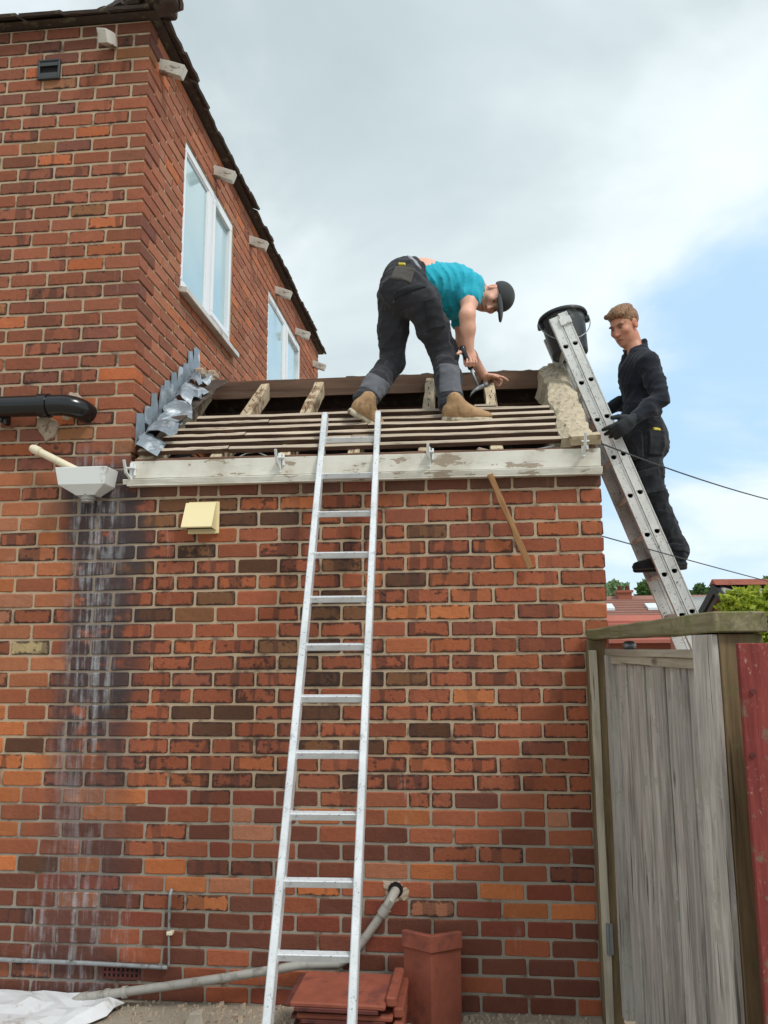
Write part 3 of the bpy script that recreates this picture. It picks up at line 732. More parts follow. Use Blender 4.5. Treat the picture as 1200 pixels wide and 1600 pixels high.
# mortar-topped verge along the right gable
V = []; F = []; n_ = 26; m_ = 9; rr = random.Random(11)
for i in range(n_+1):
    y = -.015+i/n_*(RY+.0); z = RZ0+RM*y
    for j in range(m_+1):
        x = -.205+.205*j/m_; e = min(j, m_-j)
        up = (-.10 if j in (0, m_) else .022+.010*min(e, 3))+rr.uniform(-.008, .010)
        wob = rr.uniform(-.012, .012) if 0 < j < m_ else (.02*math.sin(i*1.1)+rr.uniform(-.008, .008) if j == 0 else 0)
        V.append(Vector((x+wob, y, z))+nrm*up)
for i in range(n_):
    for j in range(m_): a = i*(m_+1)+j; F.append((a, a+1, a+m_+2, a+m_+1))
F += [tuple(range(m_, -1, -1)), tuple(n_*(m_+1)+j for j in range(m_+1))]
B().add(V, F).build('mortar_verge', MATS['render_mortar'], ext)
for i in range(4):
    q = at(872+i*7, 572-i*2, Y=RY-.01); w_ = .07-.008*i
    b = B(); b.box((-w_, -.05, -.016), (w_, .05, .016)); b.build('verge_slate', MATS['render_mortar'], ext, Matrix.Translation(q+Vector((.0, 0, .02*i-.01))) @ Matrix.Rotation(RNG.uniform(-.2, .2), 4, 'Y') @ Matrix.Rotation(RNG.uniform(-.4, .4), 4, 'Z'), bevel=.008)
plank('verge_block', at(890, 687, Y=-.035), at(937, 684, Y=-.035), .07, .05, (0, -.5, 1), MATS['rafter_wood'], ext, jit=.004)
# fascia: flat board with flaking paint, bare top edge, moulding below
FX0, FX1 = XC-.015, .004
fas = plank('fascia_board', (FX0+.03, -.018, 2.640), (FX1, -.018, 2.640), .034, .094, (0, 0, 1), MATS['fascia_paint'], ext, jit=.0012, seg=14)
plank('fascia_top', (FX0+.05, -.012, 2.694), (FX1-.02, -.012, 2.692), .030, .014, (0, 0, 1), MATS['fascia_raw'], ext, jit=.003, seg=16)
plank('fascia_moulding', (FX0, -.028, 2.578), (FX1+.004, -.028, 2.578), .052, .028, (0, -.25, 1), MATS['fascia_paint'], ext, jit=.001, seg=14)
plank('fascia_bead', (FX0+.02, -.026, 2.5565), (FX1+.002, -.026, 2.5565), .046, .013, (0, 0, 1), MATS['fascia_paint'], ext, jit=.001, seg=14)
# white plastic gutter brackets left on the fascia
for (u, v) in ((205, 738), (437, 722), (670, 713), (911, 697)):
    p = at(u, v, Y=-.04); b = B()
    b.box((p.x-.009, -.042, p.z-.055), (p.x+.009, -.036, p.z+.05))
    b.prism([(p.x-.007, -.042, p.z-.045), (p.x-.007, -.11, p.z-.02), (p.x-.007, -.145, p.z+.045), (p.x-.007, -.137, p.z+.047), (p.x-.007, -.102, p.z-.012), (p.x-.007, -.042, p.z-.032)], (.014, 0, 0))
    b.box((p.x-.012, -.075, p.z+.015), (p.x+.028, -.036, p.z+.022)); b.box((p.x+.016, -.05, p.z-.02), (p.x+.026, -.036, p.z+.04))
    b.build('gutter_bracket', MATS['white_plastic'], ext, bevel=.0015)
# old electric wires lying behind the fascia
for (pts) in ([(370, 716), (385, 708), (402, 706), (420, 714)], [(828, 710), (838, 702), (850, 700), (866, 696)], [(560, 714), (570, 709), (580, 712)]):
    B().tube([at(u, v, Y=.03) for u, v in pts], .004, 6).build('loose_wire', MATS['white_plastic'], ext)
# vents, airbrick
ab0, ab1, az0, az1 = pbox(161, 1511, 218, 1527, 0)
air = B(); nx, nz = 8, 2; dx_ = (ab1-ab0)/nx; dz_ = (az1-az0)/nz
for i in range(nx+1): air.box((ab0+i*dx_-.0055, -.006, az0), (ab0+i*dx_+.0055, .004, az1))
for j in range(nz+1): air.box((ab0, -.0055, az0+j*dz_-.0055), (ab1, .0035, az0+j*dz_+.0055))
ao = air.build('air_brick', MATS['clay_under'], ewall)
b = B(); b.box((ab0, -.0025, az0), (ab1, .003, az1)); b.build('air_gap', MATS['dark_void'], ao)
# ---------------------------------------------------------------- lead flashing up the abutment
fl = thing('lead_flashing', (XC, .5, 2.75), 'torn stepped lead flashing climbing the brick side wall beside the roof', 'flashing')
def lead_sheet(name, rows, seed, amp=.004, th=.003):
    """rows: list of point rows; a thin crumpled sheet with thickness"""
    r = random.Random(seed); n = len(rows[0]); m = len(rows); V = []; F = []
    G = [[Vector(p)+Vector((r.uniform(0, amp), r.uniform(-amp, amp)*.6, r.uniform(-amp, amp)*.6)) for p in row] for row in rows]
    for row in G: V += row
    for row in G: V += [p+Vector((th, -th*.4, th*.4)) for p in row]
    o_ = n*m
    for i in range(m-1):
        for j in range(n-1):
            a = i*n+j; F += [(a, a+1, a+n+1, a+n), (o_+a, o_+a+n, o_+a+n+1, o_+a+1)]
    for j in range(n-1): F += [(j, o_+j, o_+j+1, j+1), ((m-1)*n+j, (m-1)*n+j+1, o_+(m-1)*n+j+1, o_+(m-1)*n+j)]
    for i in range(m-1): F += [(i*n, (i+1)*n, o_+(i+1)*n, o_+i*n), (i*n+n-1, o_+i*n+n-1, o_+(i+1)*n+n-1, (i+1)*n+n-1)]
    B_ = B(); B_.add(V, F); return B_.build(name, MATS['lead'], fl)
NS = 10
for i in range(NS):
    y0 = .035+i*.099; y1 = y0+.105; zb = lambda y: 2.775+.80*y
    h = .135+RNG.uniform(-.02, .02); rows = []
    for k in range(5):
        s_ = k/4
        rows.append([(XC+.004+.010*(1-s_)*(j/3)+.004*(i % 2)+(.012*s_ if i in (3, 6) else 0), y0+(y1-y0)*j/3*(1-.12*s_*(i % 3)), zb(y0+(y1-y0)*j/3)-.015+(h+(.07 if j == 0 else .0)*0+.055*(1-j/3))*s_) for j in range(4)])
    lead_sheet('flashing_step', rows, i, .003)
for i in range(9):
    y0 = -.03+i*.108; y1 = y0+.118; rows = []; tw = RNG.uniform(-1, 1); tw2 = RNG.uniform(-.2, 1.8)
    for k in range(5):
        s_ = k/4; out = .02+.16*s_*(1-.35*(i/9)); lift = .05*math.sin(s_*2.6)*(1 if i % 2 else .5)
        rows.append([(XC+.008+out+RNG.uniform(-.014, .014)+(.03*s_ if i in (1, 4, 6) else -.02*s_), y0+(y1-y0)*j/3*(1-.3*s_*(i % 3 == 1))-.03*s_+tw*s_*.05, RZ0+.79*(y0+(y1-y0)*j/3)+.075*(1-s_)+.012+lift*tw2+.02*s_*math.sin(j*2.1+i)) for j in range(4)])
    lead_sheet('flashing_apron', rows, 50+i, .009)
plank('slate_strip', (XC+.10, .16, RZ0+RM*.16+.07), (XC+.19, .98, RZ0+RM*.98+.05), .10, .012, nrm, MATS['old_roof_tile'], fl, jit=.008, seg=9)
lump_pts = []
b = B()
for i in range(9):
    q = Vector((XC+.05+RNG.uniform(-.02, .05), 1.0+RNG.uniform(-.12, .1), RZ0+RM*1.0+.05+RNG.uniform(-.05, .08))); b.box(q-Vector((.035, .04, .03)), q+Vector((.035, .04, .03)), None)
b.build('bedding_mortar', MATS['patch_mortar'], fl, bevel=.014)
# ---------------------------------------------------------------- ladder against the fascia
def front_ladder():
    s = .98
    c0 = Vector(CAM)
    P0 = c0+(Vector((-1.437, .122, 2.810))-c0)*s; d = Vector((.003, -.113, -.223))*s; wv = Vector((.267, .006, 0))*s
    dn = d.normalized(); wn = wv.normalized(); nn = wn.cross(dn); nn = -nn if nn.y > 0 else nn     # nn: towards the camera
    foot = -P0.z/d.z
    lad = thing('ladder', P0+d*foot+wv*.5, 'long single aluminium ladder leaning on the fascia in front of the brick wall', 'ladder')
    wst, dst = .030, .064
    for sgn, base in ((-1, P0), (1, P0+wv)):
        cen = base+wn*(sgn*wst/2); top = cen-d*.80; bot = cen+d*foot
        M = frame(bot, top, nn); ln = (top-bot).length; b = B(); a, c = wst/2, dst/2
        prof = [(-a, -c), (a, -c), (a, c), (-a, c)]
        V = []; xs = [-ln/2, ln/2-.06, ln/2-.028, ln/2-.008, ln/2]; sc = [1, 1, .93, .74, .45]
        for x, k in zip(xs, sc): V += [(x, p[0]*(1 if k > .9 else .9), p[1]*k) for p in prof]
        F = [(i*4+k, i*4+(k+1) % 4, (i+1)*4+(k+1) % 4, (i+1)*4+k) for i in range(len(xs)-1) for k in range(4)] + [(3, 2, 1, 0), tuple((len(xs)-1)*4+k for k in range(4))]
        b.add(V, F); st = b.build('stile', MATS['aluminium'], lad, M, bevel=.0035)
        q = bot; b = B(); b.box((-.02, -a-.004, -c-.004), (.05, a+.004, c+.004)); b.build('rubber_foot', MATS['black_plastic'], st, Matrix.Translation(bot-M.translation) @ M, bevel=.004)
    k = 0
    while k < foot-.4:
        A = P0+d*k; Bq = A+wv
        M = frame(A, Bq, (0, -.25, 1)); b = B(); h = .0155
        prof = [(-h*1.02, h*.85), (-h*.8, h), (h*.8, h), (h*1.02, h*.85), (h*.8, -h*.75), (h*.4, -h), (-h*.4, -h), (-h*.8, -h*.75)]
        ln = (Bq-A).length; V = [(x, y, z) for x in (-ln/2, ln/2) for y, z in prof]; n = len(prof)
        b.add(V, [(i, (i+1) % n, n+(i+1) % n, n+i) for i in range(n)]); b.build('rung', MATS['aluminium'], lad, M)
        for e in (-1, 1):
            b = B(); b.box((e*ln/2-.003, -.019, -.019), (e*ln/2+.003, .019, .019)); b.build('rung_collar', MATS['aluminium'], lad, M, bevel=.004)
        k += 1
    return lad
front_ladder()
# ---------------------------------------------------------------- two-section ladder on the gable
L2P = Vector((-.059, .61, 3.478)); L2D = Vector((.0825, 0, -.2305)); L2N = Vector((1, 0, .358)).normalized()
def side_ladder():
    d = L2D.normalized(); pitch = L2D.length; nup, ndn = .80, int(3.478/.2305)
    foot = L2P+d*(L2P.z/-d.z)
    lad = thing('ladder', foot+Vector((0, .18, 0)), 'paint-spattered two-section aluminium ladder leaning on the mortar verge above the gate', 'ladder')
    wdt = .0575; thk = .026; N = 12
    for sec in (0, 1):
        off = L2N*(.0605*sec)
        for near in (0, 1):
            Y = .61 if near == 0 else .61+.36
            s0 = -nup*pitch-(.012 if sec else 0); cells_ = 15
            top = L2P+off; out = -1 if near == 0 else 1
            Vn = []; Fn = []
            def pt(s_, w_, y): return Vector((0, Y+y*out, 0))+Vector((top.x, 0, top.z))+d*s_+L2N*w_
            for c_ in range(-1, cells_):
                a0 = (c_-.5)*pitch if c_ >= 0 else s0; a1 = (c_+.5)*pitch if c_ >= 0 else -.5*pitch
                a1 = min(a1, (foot.z and (L2P.z/-d.z)) or a1)
                if a1 <= a0+.01: continue
                if c_ < 0 or a1 < (c_+.25)*pitch:
                    n0 = len(Vn); Vn += [pt(a0, -wdt/2, 0), pt(a1, -wdt/2, 0), pt(a1, wdt/2, 0), pt(a0, wdt/2, 0)]; Fn.append((n0, n0+1, n0+2, n0+3)); continue
                n0 = len(Vn); outer = []; hole = []
                for k in range(N):
                    t_ = 2*math.pi*(k+.5)/N; cx, cy = math.cos(t_), math.sin(t_)
                    m_ = max(abs(cx)/1.0, abs(cy)); rx, ry = cx/m_, cy/m_
                    if k % 3 == 1: pass
                    outer.append((( a0+a1)/2+rx*(a1-a0)/2, ry*wdt/2))
                    hr = .0165
                    hx, hz = cx*hr, cy*hr
                    # D-shaped rung end: flat top stays level
                    v = d*hx+L2N*hz
                    if v.z > .010: v = v*(.010/v.z)
                    hole.append((c_*pitch+v.dot(d), v.dot(L2N)))
                for k in range(N):
                    if k in (1, 4, 7, 10):
                        sx = (a1 if outer[k][0] > (a0+a1)/2 else a0); sy = math.copysign(wdt/2, outer[k][1]); outer[k] = (sx, sy) if abs(abs(outer[k][1])-wdt/2) < 1e-6 or True else outer[k]
                Vn += [pt(s_, w_, 0) for s_, w_ in outer]+[pt(s_, w_, 0) for s_, w_ in hole]+[pt(s_, w_, -.022) for s_, w_ in hole]
                for k in range(N):
                    k2 = (k+1) % N; Fn += [(n0+k, n0+k2, n0+N+k2, n0+N+k), (n0+N+k, n0+N+k2, n0+2*N+k2, n0+2*N+k)]
            ln = L2P.z/-d.z
            n0 = len(Vn); Vn += [pt(s_, w_, y) for s_ in (s0, ln) for w_, y in ((-wdt/2, 0), (wdt/2, 0), (wdt/2, -thk), (-wdt/2, -thk))]
            for k in (1, 2, 3): Fn.append((n0+k, n0+(k+1) % 4, n0+4+(k+1) % 4, n0+4+k))
            Fn += [(n0, n0+1, n0+2, n0+3), (n0+7, n0+6, n0+5, n0+4)]
            st = B().add(Vn, Fn).build('stile', MATS['aluminium_painted'], lad)
            # raised lip along the stile edges
            for e in (-1, 1):
                b = B(); A_ = pt(s0+.004, e*(wdt/2-.004), .0015); C_ = pt(ln-.004, e*(wdt/2-.004), .0015); M = frame(A_, C_, L2N); l_ = (C_-A_).length
                b.box((-l_/2, -.0015, -.0025), (l_/2, .0015, .0025)); b.build('edge_lip', MATS['aluminium_painted'], st, M)
            if near == 0 and sec == 1:
                b = B(); A_ = pt(s0+.035, -.005, .004); b.box((-.02, -.006, -.036), (.028, .006, .036), frame(pt(s0+.02, -.005, .006), pt(s0+.09, -.005, .006), L2N)); b.build('top_hook', MATS['aluminium_painted'], st, bevel=.003)
        for c_ in range(0, 15):
            p = L2P+off+d*(c_*pitch)
            if p.z < .1: break
            b = B(); b.cyl((p.x, .61+.026, p.z), (p.x, .61+.36-.026, p.z), .0158, n=12); b.build('rung', MATS['aluminium_painted'], lad, smooth=False)
            if sec == 0:
                b = B(); b.cyl((p.x, .61+.026, p.z), (p.x, .61+.031, p.z), .021, n=14); b.build('rung_collar', MATS['aluminium_painted'], lad)
    return lad
side_ladder()
# ---------------------------------------------------------------- builder's bucket in the ladder head
bc = at(884, 522, Y=.80)
bk = thing('bucket', bc-Vector((0, 0, .15)), 'black rubber builder\'s bucket lodged in the head of the paint-spattered ladder', 'bucket')
Mb = Matrix.Translation(bc) @ Matrix.Rotation(math.radians(-8), 4, 'Y') @ Matrix.Rotation(math.radians(-6), 4, 'X')
def lathe(prof, n=36, sx=1, ripple=0):
    V = []; F = []
    for (r, z) in prof: V += [(r*math.cos(2*math.pi*k/n)*(1+ripple*(k % 4 == 0)), r*math.sin(2*math.pi*k/n)*(1+ripple*(k % 4 == 0)), z) for k in range(n)]
    for i in range(len(prof)-1): F += [(i*n+k, i*n+(k+1) % n, (i+1)*n+(k+1) % n, (i+1)*n+k) for k in range(n)]
    F.append(tuple(range(n-1, -1, -1))); return V, F
V, F = lathe([(.100, -.145), (.108, -.146), (.112, -.135), (.138, .105), (.134, .105), (.106, -.13), (.001, -.13)], ripple=.012); B().add(V, F).build('bucket_body', MATS['bucket_rubber'], bk, Mb)
V, F = lathe([(.137, .098), (.153, .096), (.157, .106), (.153, .118), (.134, .118), (.133, .1)]); o = B().add(V, F[:-1]).build('rim', MATS['bucket_rubber'], bk, Mb, smooth=True)
for e in (-1, 1):
    b = B(); b.box((e*.146-.016, -.022, .06), (e*.146+.016, .022, .1)); b.build('handle_lug', MATS['bucket_rubber'], bk, Mb, bevel=.006)
hp = [Mb @ Vector((.158*math.cos(a), -.13*math.sin(a)-.02, .085-.20*math.sin(a))) for a in np.linspace(0, math.pi, 17)]
B().tube(hp, .0035, 8).build('wire_handle', MATS['galv'], bk)
# ---------------------------------------------------------------- rainwater hopper with its stub pipe
hx0, hx1, hz0, hz1 = pbox(97, 737, 178, 762, -.06)
hp_ = thing('rainwater_hopper', ((hx0+hx1)/2, 0, hz0-.07), 'white plastic rainwater hopper with ivory stub pipe on the brick wall', 'hopper')
b = B(); xm = (hx0+hx1)/2
yf, yb = -.15, -.004; zt = hz1+.012; zm = hz0; zl = hz0-.05
i_ = .012
outer = [(hx0, yb), (hx1, yb), (hx1, yf), (hx0, yf)]; mid = [(hx0+.016, yb), (hx1-.016, yb), (hx1-.016, yf+.012), (hx0+.016, yf+.012)]; lo = [(xm-.045, yb-.02), (xm+.06, yb-.02), (xm+.06, yf+.05), (xm-.045, yf+.05)]
V = [(x, y, zt) for x, y in outer]+[(x, y, zm) for x, y in mid]+[(x, y, zl) for x, y in lo]
V += [(x+(.006 if x < xm else -.006), y+(.006 if y < -.08 else -.006), zt) for x, y in outer]+[(x+(.006 if x < xm else -.006), y+(.006 if y < -.08 else -.006), zm+.01) for x, y in mid]
F = [(i, (i+1) % 4, 4+(i+1) % 4, 4+i) for i in range(4)]+[(4+i, 4+(i+1) % 4, 8+(i+1) % 4, 8+i) for i in range(4)]+[(11, 10, 9, 8)]
F += [(i, 12+i, 12+(i+1) % 4, (i+1) % 4) for i in range(4)]+[(12+i, 16+i, 16+(i+1) % 4, 12+(i+1) % 4) for i in range(4)]+[(16, 17, 18, 19)]
B().add(V, F).build('hopper_body', MATS['white_plastic'], hp_, bevel=.004)
oc_ = Vector((xm+.010, -.07, zl)); b = B(); b.cyl(oc_+Vector((0, 0, .006)), oc_-Vector((0, 0, .035)), .034, .033, 20); b.cyl(oc_-Vector((0, 0, .012)), oc_-Vector((0, 0, .022)), .038, n=20); b.build('outlet', MATS['grey_pipe'], hp_)
pA, pB_ = at(50, 700, Y=-.075), at(118, 734, Y=-.075)
b = B(); b.tube([pA+Vector((-.004, .085, .004)), pA+Vector((-.003, .03, .003)), pA, pA.lerp(pB_, .5), pB_, pB_+Vector((.045, 0, -.07))], .0205, 16); smooth_by_angle(b.build('stub_pipe', MATS['ivory_plastic'], hp_))
q = pA.lerp(pB_, .16); dd = (pB_-pA).normalized(); smooth_by_angle(B().cyl(q-dd*.035, q+dd*.01, .0245, n=16).build('pipe_socket', MATS['ivory_plastic'], hp_))
# ---------------------------------------------------------------- cream extractor cowl
vx0, vx1, vz0, vz1 = pbox(289, 783, 342, 830, -.02)
cv = thing('vent_cowl', ((vx0+vx1)/2, 0, vz0), 'square cream plastic extractor cowl on the dark bricks below the fascia', 'vent')
b = B(); b.box((vx0+.012, -.012, vz0-.014), (vx1, .002, vz1)); b.build('back_plate', MATS['cream_plastic'], cv, bevel=.003)
b = B(); a0, a1 = vx0+.004, vx1-.012
b.prism([(a0, -.013, vz1-.006), (a0, -.030, vz1-.008), (a0-.0, -.098, vz0+.012), (a0, -.094, vz0+.006), (a0, -.028, vz1-.014), (a0, -.013, vz1-.012)], (a1-a0, 0, 0))
for xs_ in (a0, a1-.003): b.prism([(xs_, -.013, vz1-.012), (xs_, -.028, vz1-.014), (xs_, -.094, vz0+.008), (xs_, -.013, vz0+.004)], (.003, 0, 0))
b.build('hood', MATS['cream_plastic'], cv)
b = B(); b.box((a0+.01, -.05, vz0+.012), (a1-.01, -.0125, vz0+.05)); b.build('duct_opening', MATS['dark_void'], cv)
# ---------------------------------------------------------------- hanging lath
la, lb = at(765, 741, Y=-.062), at(829, 888, Y=-.03)
lath = plank('loose_lath', la, lb, .030, .013, (0, -1, 0), MATS['lath_wood'], None, jit=.0018, seg=7); tag(lath, 'thin brown wooden lath dangling from the fascia down the brick wall', 'lath')
# ---------------------------------------------------------------- grey waste pipe from the wall down to the left
wp = thing('drain_pipe', PIPE, 'weathered grey plastic drain pipe from a wall hole down to the ground', 'pipe')
pts = [PIPE+Vector((.01, .06, .0)), PIPE+Vector((0, -.02, -.004))]
e1 = at(600, 1424, Y=-.055); e2 = at(545, 1502, Y=-.055); pts += [PIPE.lerp(e1, .35)+Vector((0, -.045, -.002)), e1]
smooth_by_angle(B().tube(pts, .0225, 16).build('bend', MATS['grey_pipe'], wp), 50)
dd = (e2-e1).normalized(); smooth_by_angle(B().cyl(e1-dd*.02, e1+dd*.018, .0265, n=16).build('socket', MATS['grey_pipe'], wp))
g1, g2 = at(470, 1508, Y=-.055), at(128, 1559, Y=-.075); e3 = at(530, 1506, Y=-.055)
smooth_by_angle(B().tube([e1+dd*.01, e1.lerp(e2, .5), at(549, 1494, Y=-.055), e3, g1], .0205, 14).build('upper_run', MATS['grey_pipe'], wp), 60)
smooth_by_angle(B().tube([g1, g1.lerp(g2, .35)+Vector((0, 0, -.006)), g1.lerp(g2, .7)+Vector((0, 0, -.004)), g2], .0205, 14).build('lower_run', MATS['grey_pipe'], wp), 60)
for s_ in (.80, .88):
    q = g1.lerp(g2, s_)+Vector((0, 0, -.003)); dd = (g2-g1).normalized(); smooth_by_angle(B().cyl(q-dd*.012, q+dd*.012, .027, n=16).build('coupling_ring', MATS['grey_pipe'], wp))
g3 = at(106, 1580, Y=-.09); g4 = at(92, 1625, Y=-.10); smooth_by_angle(B().tube([g2+(g1-g2).normalized()*.03, g2, g2.lerp(g3, .6)+Vector((-.01, 0, .006)), g3, g4, Vector((g4.x, g4.y, .0))], [.024, .024, .024, .024, .0205, .0205], 14).build('elbow', MATS['grey_pipe'], wp), 60)
lump('pipe_hole_mortar', [(598, 1378), (622, 1376), (642, 1388), (640, 1404), (618, 1412), (602, 1398)], MATS['patch_mortar'], ewall, .003, seed=8)
B().cyl(PIPE+Vector((.004, -.006, .003)), PIPE+Vector((.004, .02, .003)), .036, n=20).build('pipe_hole', MATS['dark_void'], ewall)
# ---------------------------------------------------------------- thin metal conduit
cdt = thing('conduit', at(264, 1512, Y=0), 'thin grey metal conduit running along the wall then up into a brick joint', 'conduit')
B().tube([at(268, 1389, Y=.03), at(268, 1391, Y=-.012), at(266, 1398, Y=-.02), at(265, 1420, Y=-.02), at(264, 1450, Y=-.02), at(264, 1508, Y=-.02)], [.0075, .0085, .0085, .0085, .006, .006], 10).build('upright', MATS['conduit_metal'], cdt)
a_, c_ = at(18, 1500, Y=-.02), at(262, 1512, Y=-.02); B().tube([a_+Vector((-1.9, 0, .05)), a_+Vector((-.4, 0, .01)), a_, a_.lerp(c_, .5)+Vector((0, 0, .003)), c_], .0105, 10).build('long_run', MATS['conduit_metal'], cdt)
b = B(); q = at(265, 1458, Y=-.02); b.box(q+Vector((-.014, -.010, -.009)), q+Vector((.016, .022, .009))); b.build('clip', MATS['ivory_plastic'], cdt, bevel=.003)
# ---------------------------------------------------------------- salvaged tiles on the ground
def interlocking_tile(P, rz, tilt, label, rim=True):
    t0 = thing('clay_roof_tile', P, label, 'tile', 'roof tiles stacked by the ladder foot')
    M = Matrix.Translation(P) @ Matrix.Rotation(rz, 4, 'Z') @ Matrix.Rotation(tilt, 4, 'X')
    b = B(); wd, ln = .205, .165
    b.box((-wd, -ln, 0), (wd, ln, .022)); b.build('slab', MATS['clay_tile'], t0, M, bevel=.006)
    b = B(); b.box((wd-.002, -ln+.03, .004), (wd+.045, ln+.02, .046)); b.build('side_roll', MATS['clay_tile'], t0, M, bevel=.008)
    b = B(); b.box((-wd+.02, -ln-.006, -.014), (wd-.03, -ln+.03, .003)); b.box((-wd-.026, -ln+.01, -.004), (-wd+.004, ln, .010)); b.build('under_lip', MATS['clay_under'], t0, M, bevel=.003)
    return t0
T0 = at(531, 1566, Y=-.46)
levels = [(0, 'topmost red clay roof tile of the stack beside the ladder foot'), (1, 'second red clay roof tile down in the stack beside the ladder foot'), (2, 'third red clay roof tile down in the stack beside the ladder foot'), (3, 'bottom red clay roof tile of the stack beside the ladder foot')]
tz = T0.z-.022
n_t = 4
for k, lab in levels:
    interlocking_tile(Vector((T0.x+RNG.uniform(-.012, .012)+(.0 if k == 0 else .006), -.46+.165+RNG.uniform(-.01, .01), tz-k*.052)), RNG.uniform(-.03, .03), RNG.uniform(-.02, .02)+.03, lab)
zb_ = tz-3*.052-.014
if zb_ > .03:       # what the stack stands on
    st = thing('brick_pile', (T0.x, -.3, 0), 'low heap of old bricks under the stacked roof tiles', 'bricks')
    zz = 0; k = 0
    while zz < zb_-.005:
        h = min(.068, zb_-zz)
        for i in range(2):
            b = B(); b.box((-.108, -.05, 0), (.108, .05, h-.004)); b.build('old_brick', MATS['clay_under'], st, Matrix.Translation((T0.x-.11+.23*i, -.36+.05*(k % 2), zz)) @ Matrix.Rotation(RNG.uniform(-.06, .06), 4, 'Z'), bevel=.005)
            b = B(); b.box((-.108, -.05, 0), (.108, .05, h-.004)); b.build('old_brick', MATS['clay_under'], st, Matrix.Translation((T0.x-.11+.23*i, -.24+.05*(k % 2), zz)) @ Matrix.Rotation(RNG.uniform(-.06, .06), 4, 'Z'), bevel=.005)
        zz += h; k += 1
# angular ridge tile on end
R0 = at(673, 1467, Y=-.20); rw = .135
rt = thing('ridge_tile', Vector((R0.x, -.16, 0)), 'red angular clay ridge tile stood on end against the wall', 'tile')
def vee(half, dep, th, z0, z1, lean):
    out = [(-half, dep), (0, 0), (half, dep)]; inn = [(half-th*.7, dep+th*.6), (0, th*1.2), (-half+th*.7, dep+th*.6)]
    V = [(R0.x+x, -.20+y+lean*z/R0.z, z) for z in (z0, z1) for x, y in out+inn]; n = 6
    return B().add(V, [(i, (i+1) % n, n+(i+1) % n, n+i) for i in range(n)]+[(5, 4, 1, 0), (4, 3, 2, 1), (6, 7, 10, 11), (7, 8, 9, 10)])
vee(rw, .085, .02, 0, R0.z-.07, .04).build('tile_body', MATS['clay_tile'], rt, bevel=.003)
vee(rw+.008, .083, .028, R0.z-.0715, R0.z, .04).build('collar', MATS['clay_tile'], rt, Matrix.Translation((0, -.012, 0)), bevel=.004)
# crumpled white sheet, rubble
rr = random.Random(4); V = []; nS, mS = 15, 9
for i in range(nS+1):
    for j in range(mS+1):
        x = -3.35+.93*i/nS+.06*math.sin(j*.9); y = -.03-.55*j/mS; z = .030+.014*math.sin(i*.9+j*.5)*math.sin(j*.8)+rr.uniform(-.008, .010)+.012*(1-j/mS)
        if i == nS: z -= .03; x += .02*math.sin(j*2.2)
        V.append((x, y, z))
F = [(i*(mS+1)+j, (i+1)*(mS+1)+j, (i+1)*(mS+1)+j+1, i*(mS+1)+j+1) for i in range(nS) for j in range(mS)]
sh = obj('plastic_sheet', V, F, MATS['sheet'], None, None, False); so = sh.modifiers.new('thickness', 'SOLIDIFY'); so.thickness = .004; tag(sh, 'crumpled white plastic sheet lying on the ground by the drain pipe', 'sheet')
V = []; F = []
for i in range(900):
    s_ = RNG.uniform(.003, .010) if RNG.random() < .93 else RNG.uniform(.012, .020); x = RNG.uniform(-3.3, .05); y = -abs(RNG.gauss(0, .16))-.005
    c_ = Vector((x, y, s_*.5)); n = len(V)
    for p in ((-1, -1, -1), (1, -1, -1), (1, 1, -1), (-1, 1, -1), (-.7, -.8, 1), (.8, -.6, .8), (.6, .8, 1), (-.8, .6, .7)): V.append(c_+Vector([q*s_*RNG.uniform(.5, 1) for q in p]))
    F += [tuple(n+k for k in f) for f in ((0, 3, 2, 1), (4, 5, 6, 7), (0, 1, 5, 4), (1, 2, 6, 5), (2, 3, 7, 6), (3, 0, 4, 7))]
gr = obj('rubble', V, F, MATS['patch_mortar']); tag(gr, 'loose grit and mortar crumbs along the foot of the wall', 'rubble', kind='stuff')
q = at(307, 1588, Z=.03); b = B()
b.add([(-.05, -.03, 0), (.045, -.04, 0), (.05, .03, 0), (-.04, .035, 0), (-.03, -.02, .05), (.03, -.025, .055), (.025, .02, .06), (-.028, .02, .045)], ((0, 3, 2, 1), (4, 5, 6, 7), (0, 1, 5, 4), (1, 2, 6, 5), (2, 3, 7, 6), (3, 0, 4, 7)))
o = b.build('stone', MATS['stone'], None, Matrix.Translation((q.x, q.y, 0)), bevel=.006); tag(o, 'pale broken stone lying alone on the gritty ground by the wall', 'stone')
# ---------------------------------------------------------------- gate, its frame and the red fence
GD = Vector((.245, -1.25, 0)).normalized(); GP = Vector((-GD.y, GD.x, 0)); GP = GP if GP.x > 0 else -GP       # along the gate (towards us), and to the right
gf = thing('gate_frame', (.0, -.7, 0), 'timber gate frame with mossy beam laid across its posts at the wall end', 'gate frame')
def post(name, c, wx, wy, z1, m, parent, z0=0.0, jit=.002, rot=None):
    M = Matrix.Translation((c[0], c[1], (z0+z1)/2)) @ Matrix.Rotation(math.atan2(GD.x, -GD.y) if rot is None else rot, 4, 'Z') @ Matrix.Rotation(math.pi/2, 4, 'Y')
    b = B(); V = []; n = 8; h = (z1-z0)/2; r_ = random.Random(int(c[0]*1000))
    for i in range(n+1):
        x = -h+2*h*i/n
        for a, e in ((-1, -1), (1, -1), (1, 1), (-1, 1)): V.append((x, a*wy/2+r_.uniform(-jit, jit), e*wx/2+r_.uniform(-jit, jit)))
    F = [(i*4+k, i*4+(k+1) % 4, (i+1)*4+(k+1) % 4, (i+1)*4+k) for i in range(n) for k in range(4)]+[(3, 2, 1, 0), tuple(n*4+k for k in range(4))]
    b.add(V, F); return b.build(name, m, parent, M, bevel=.003)
PL = at(931, 1002, Y=-.055)
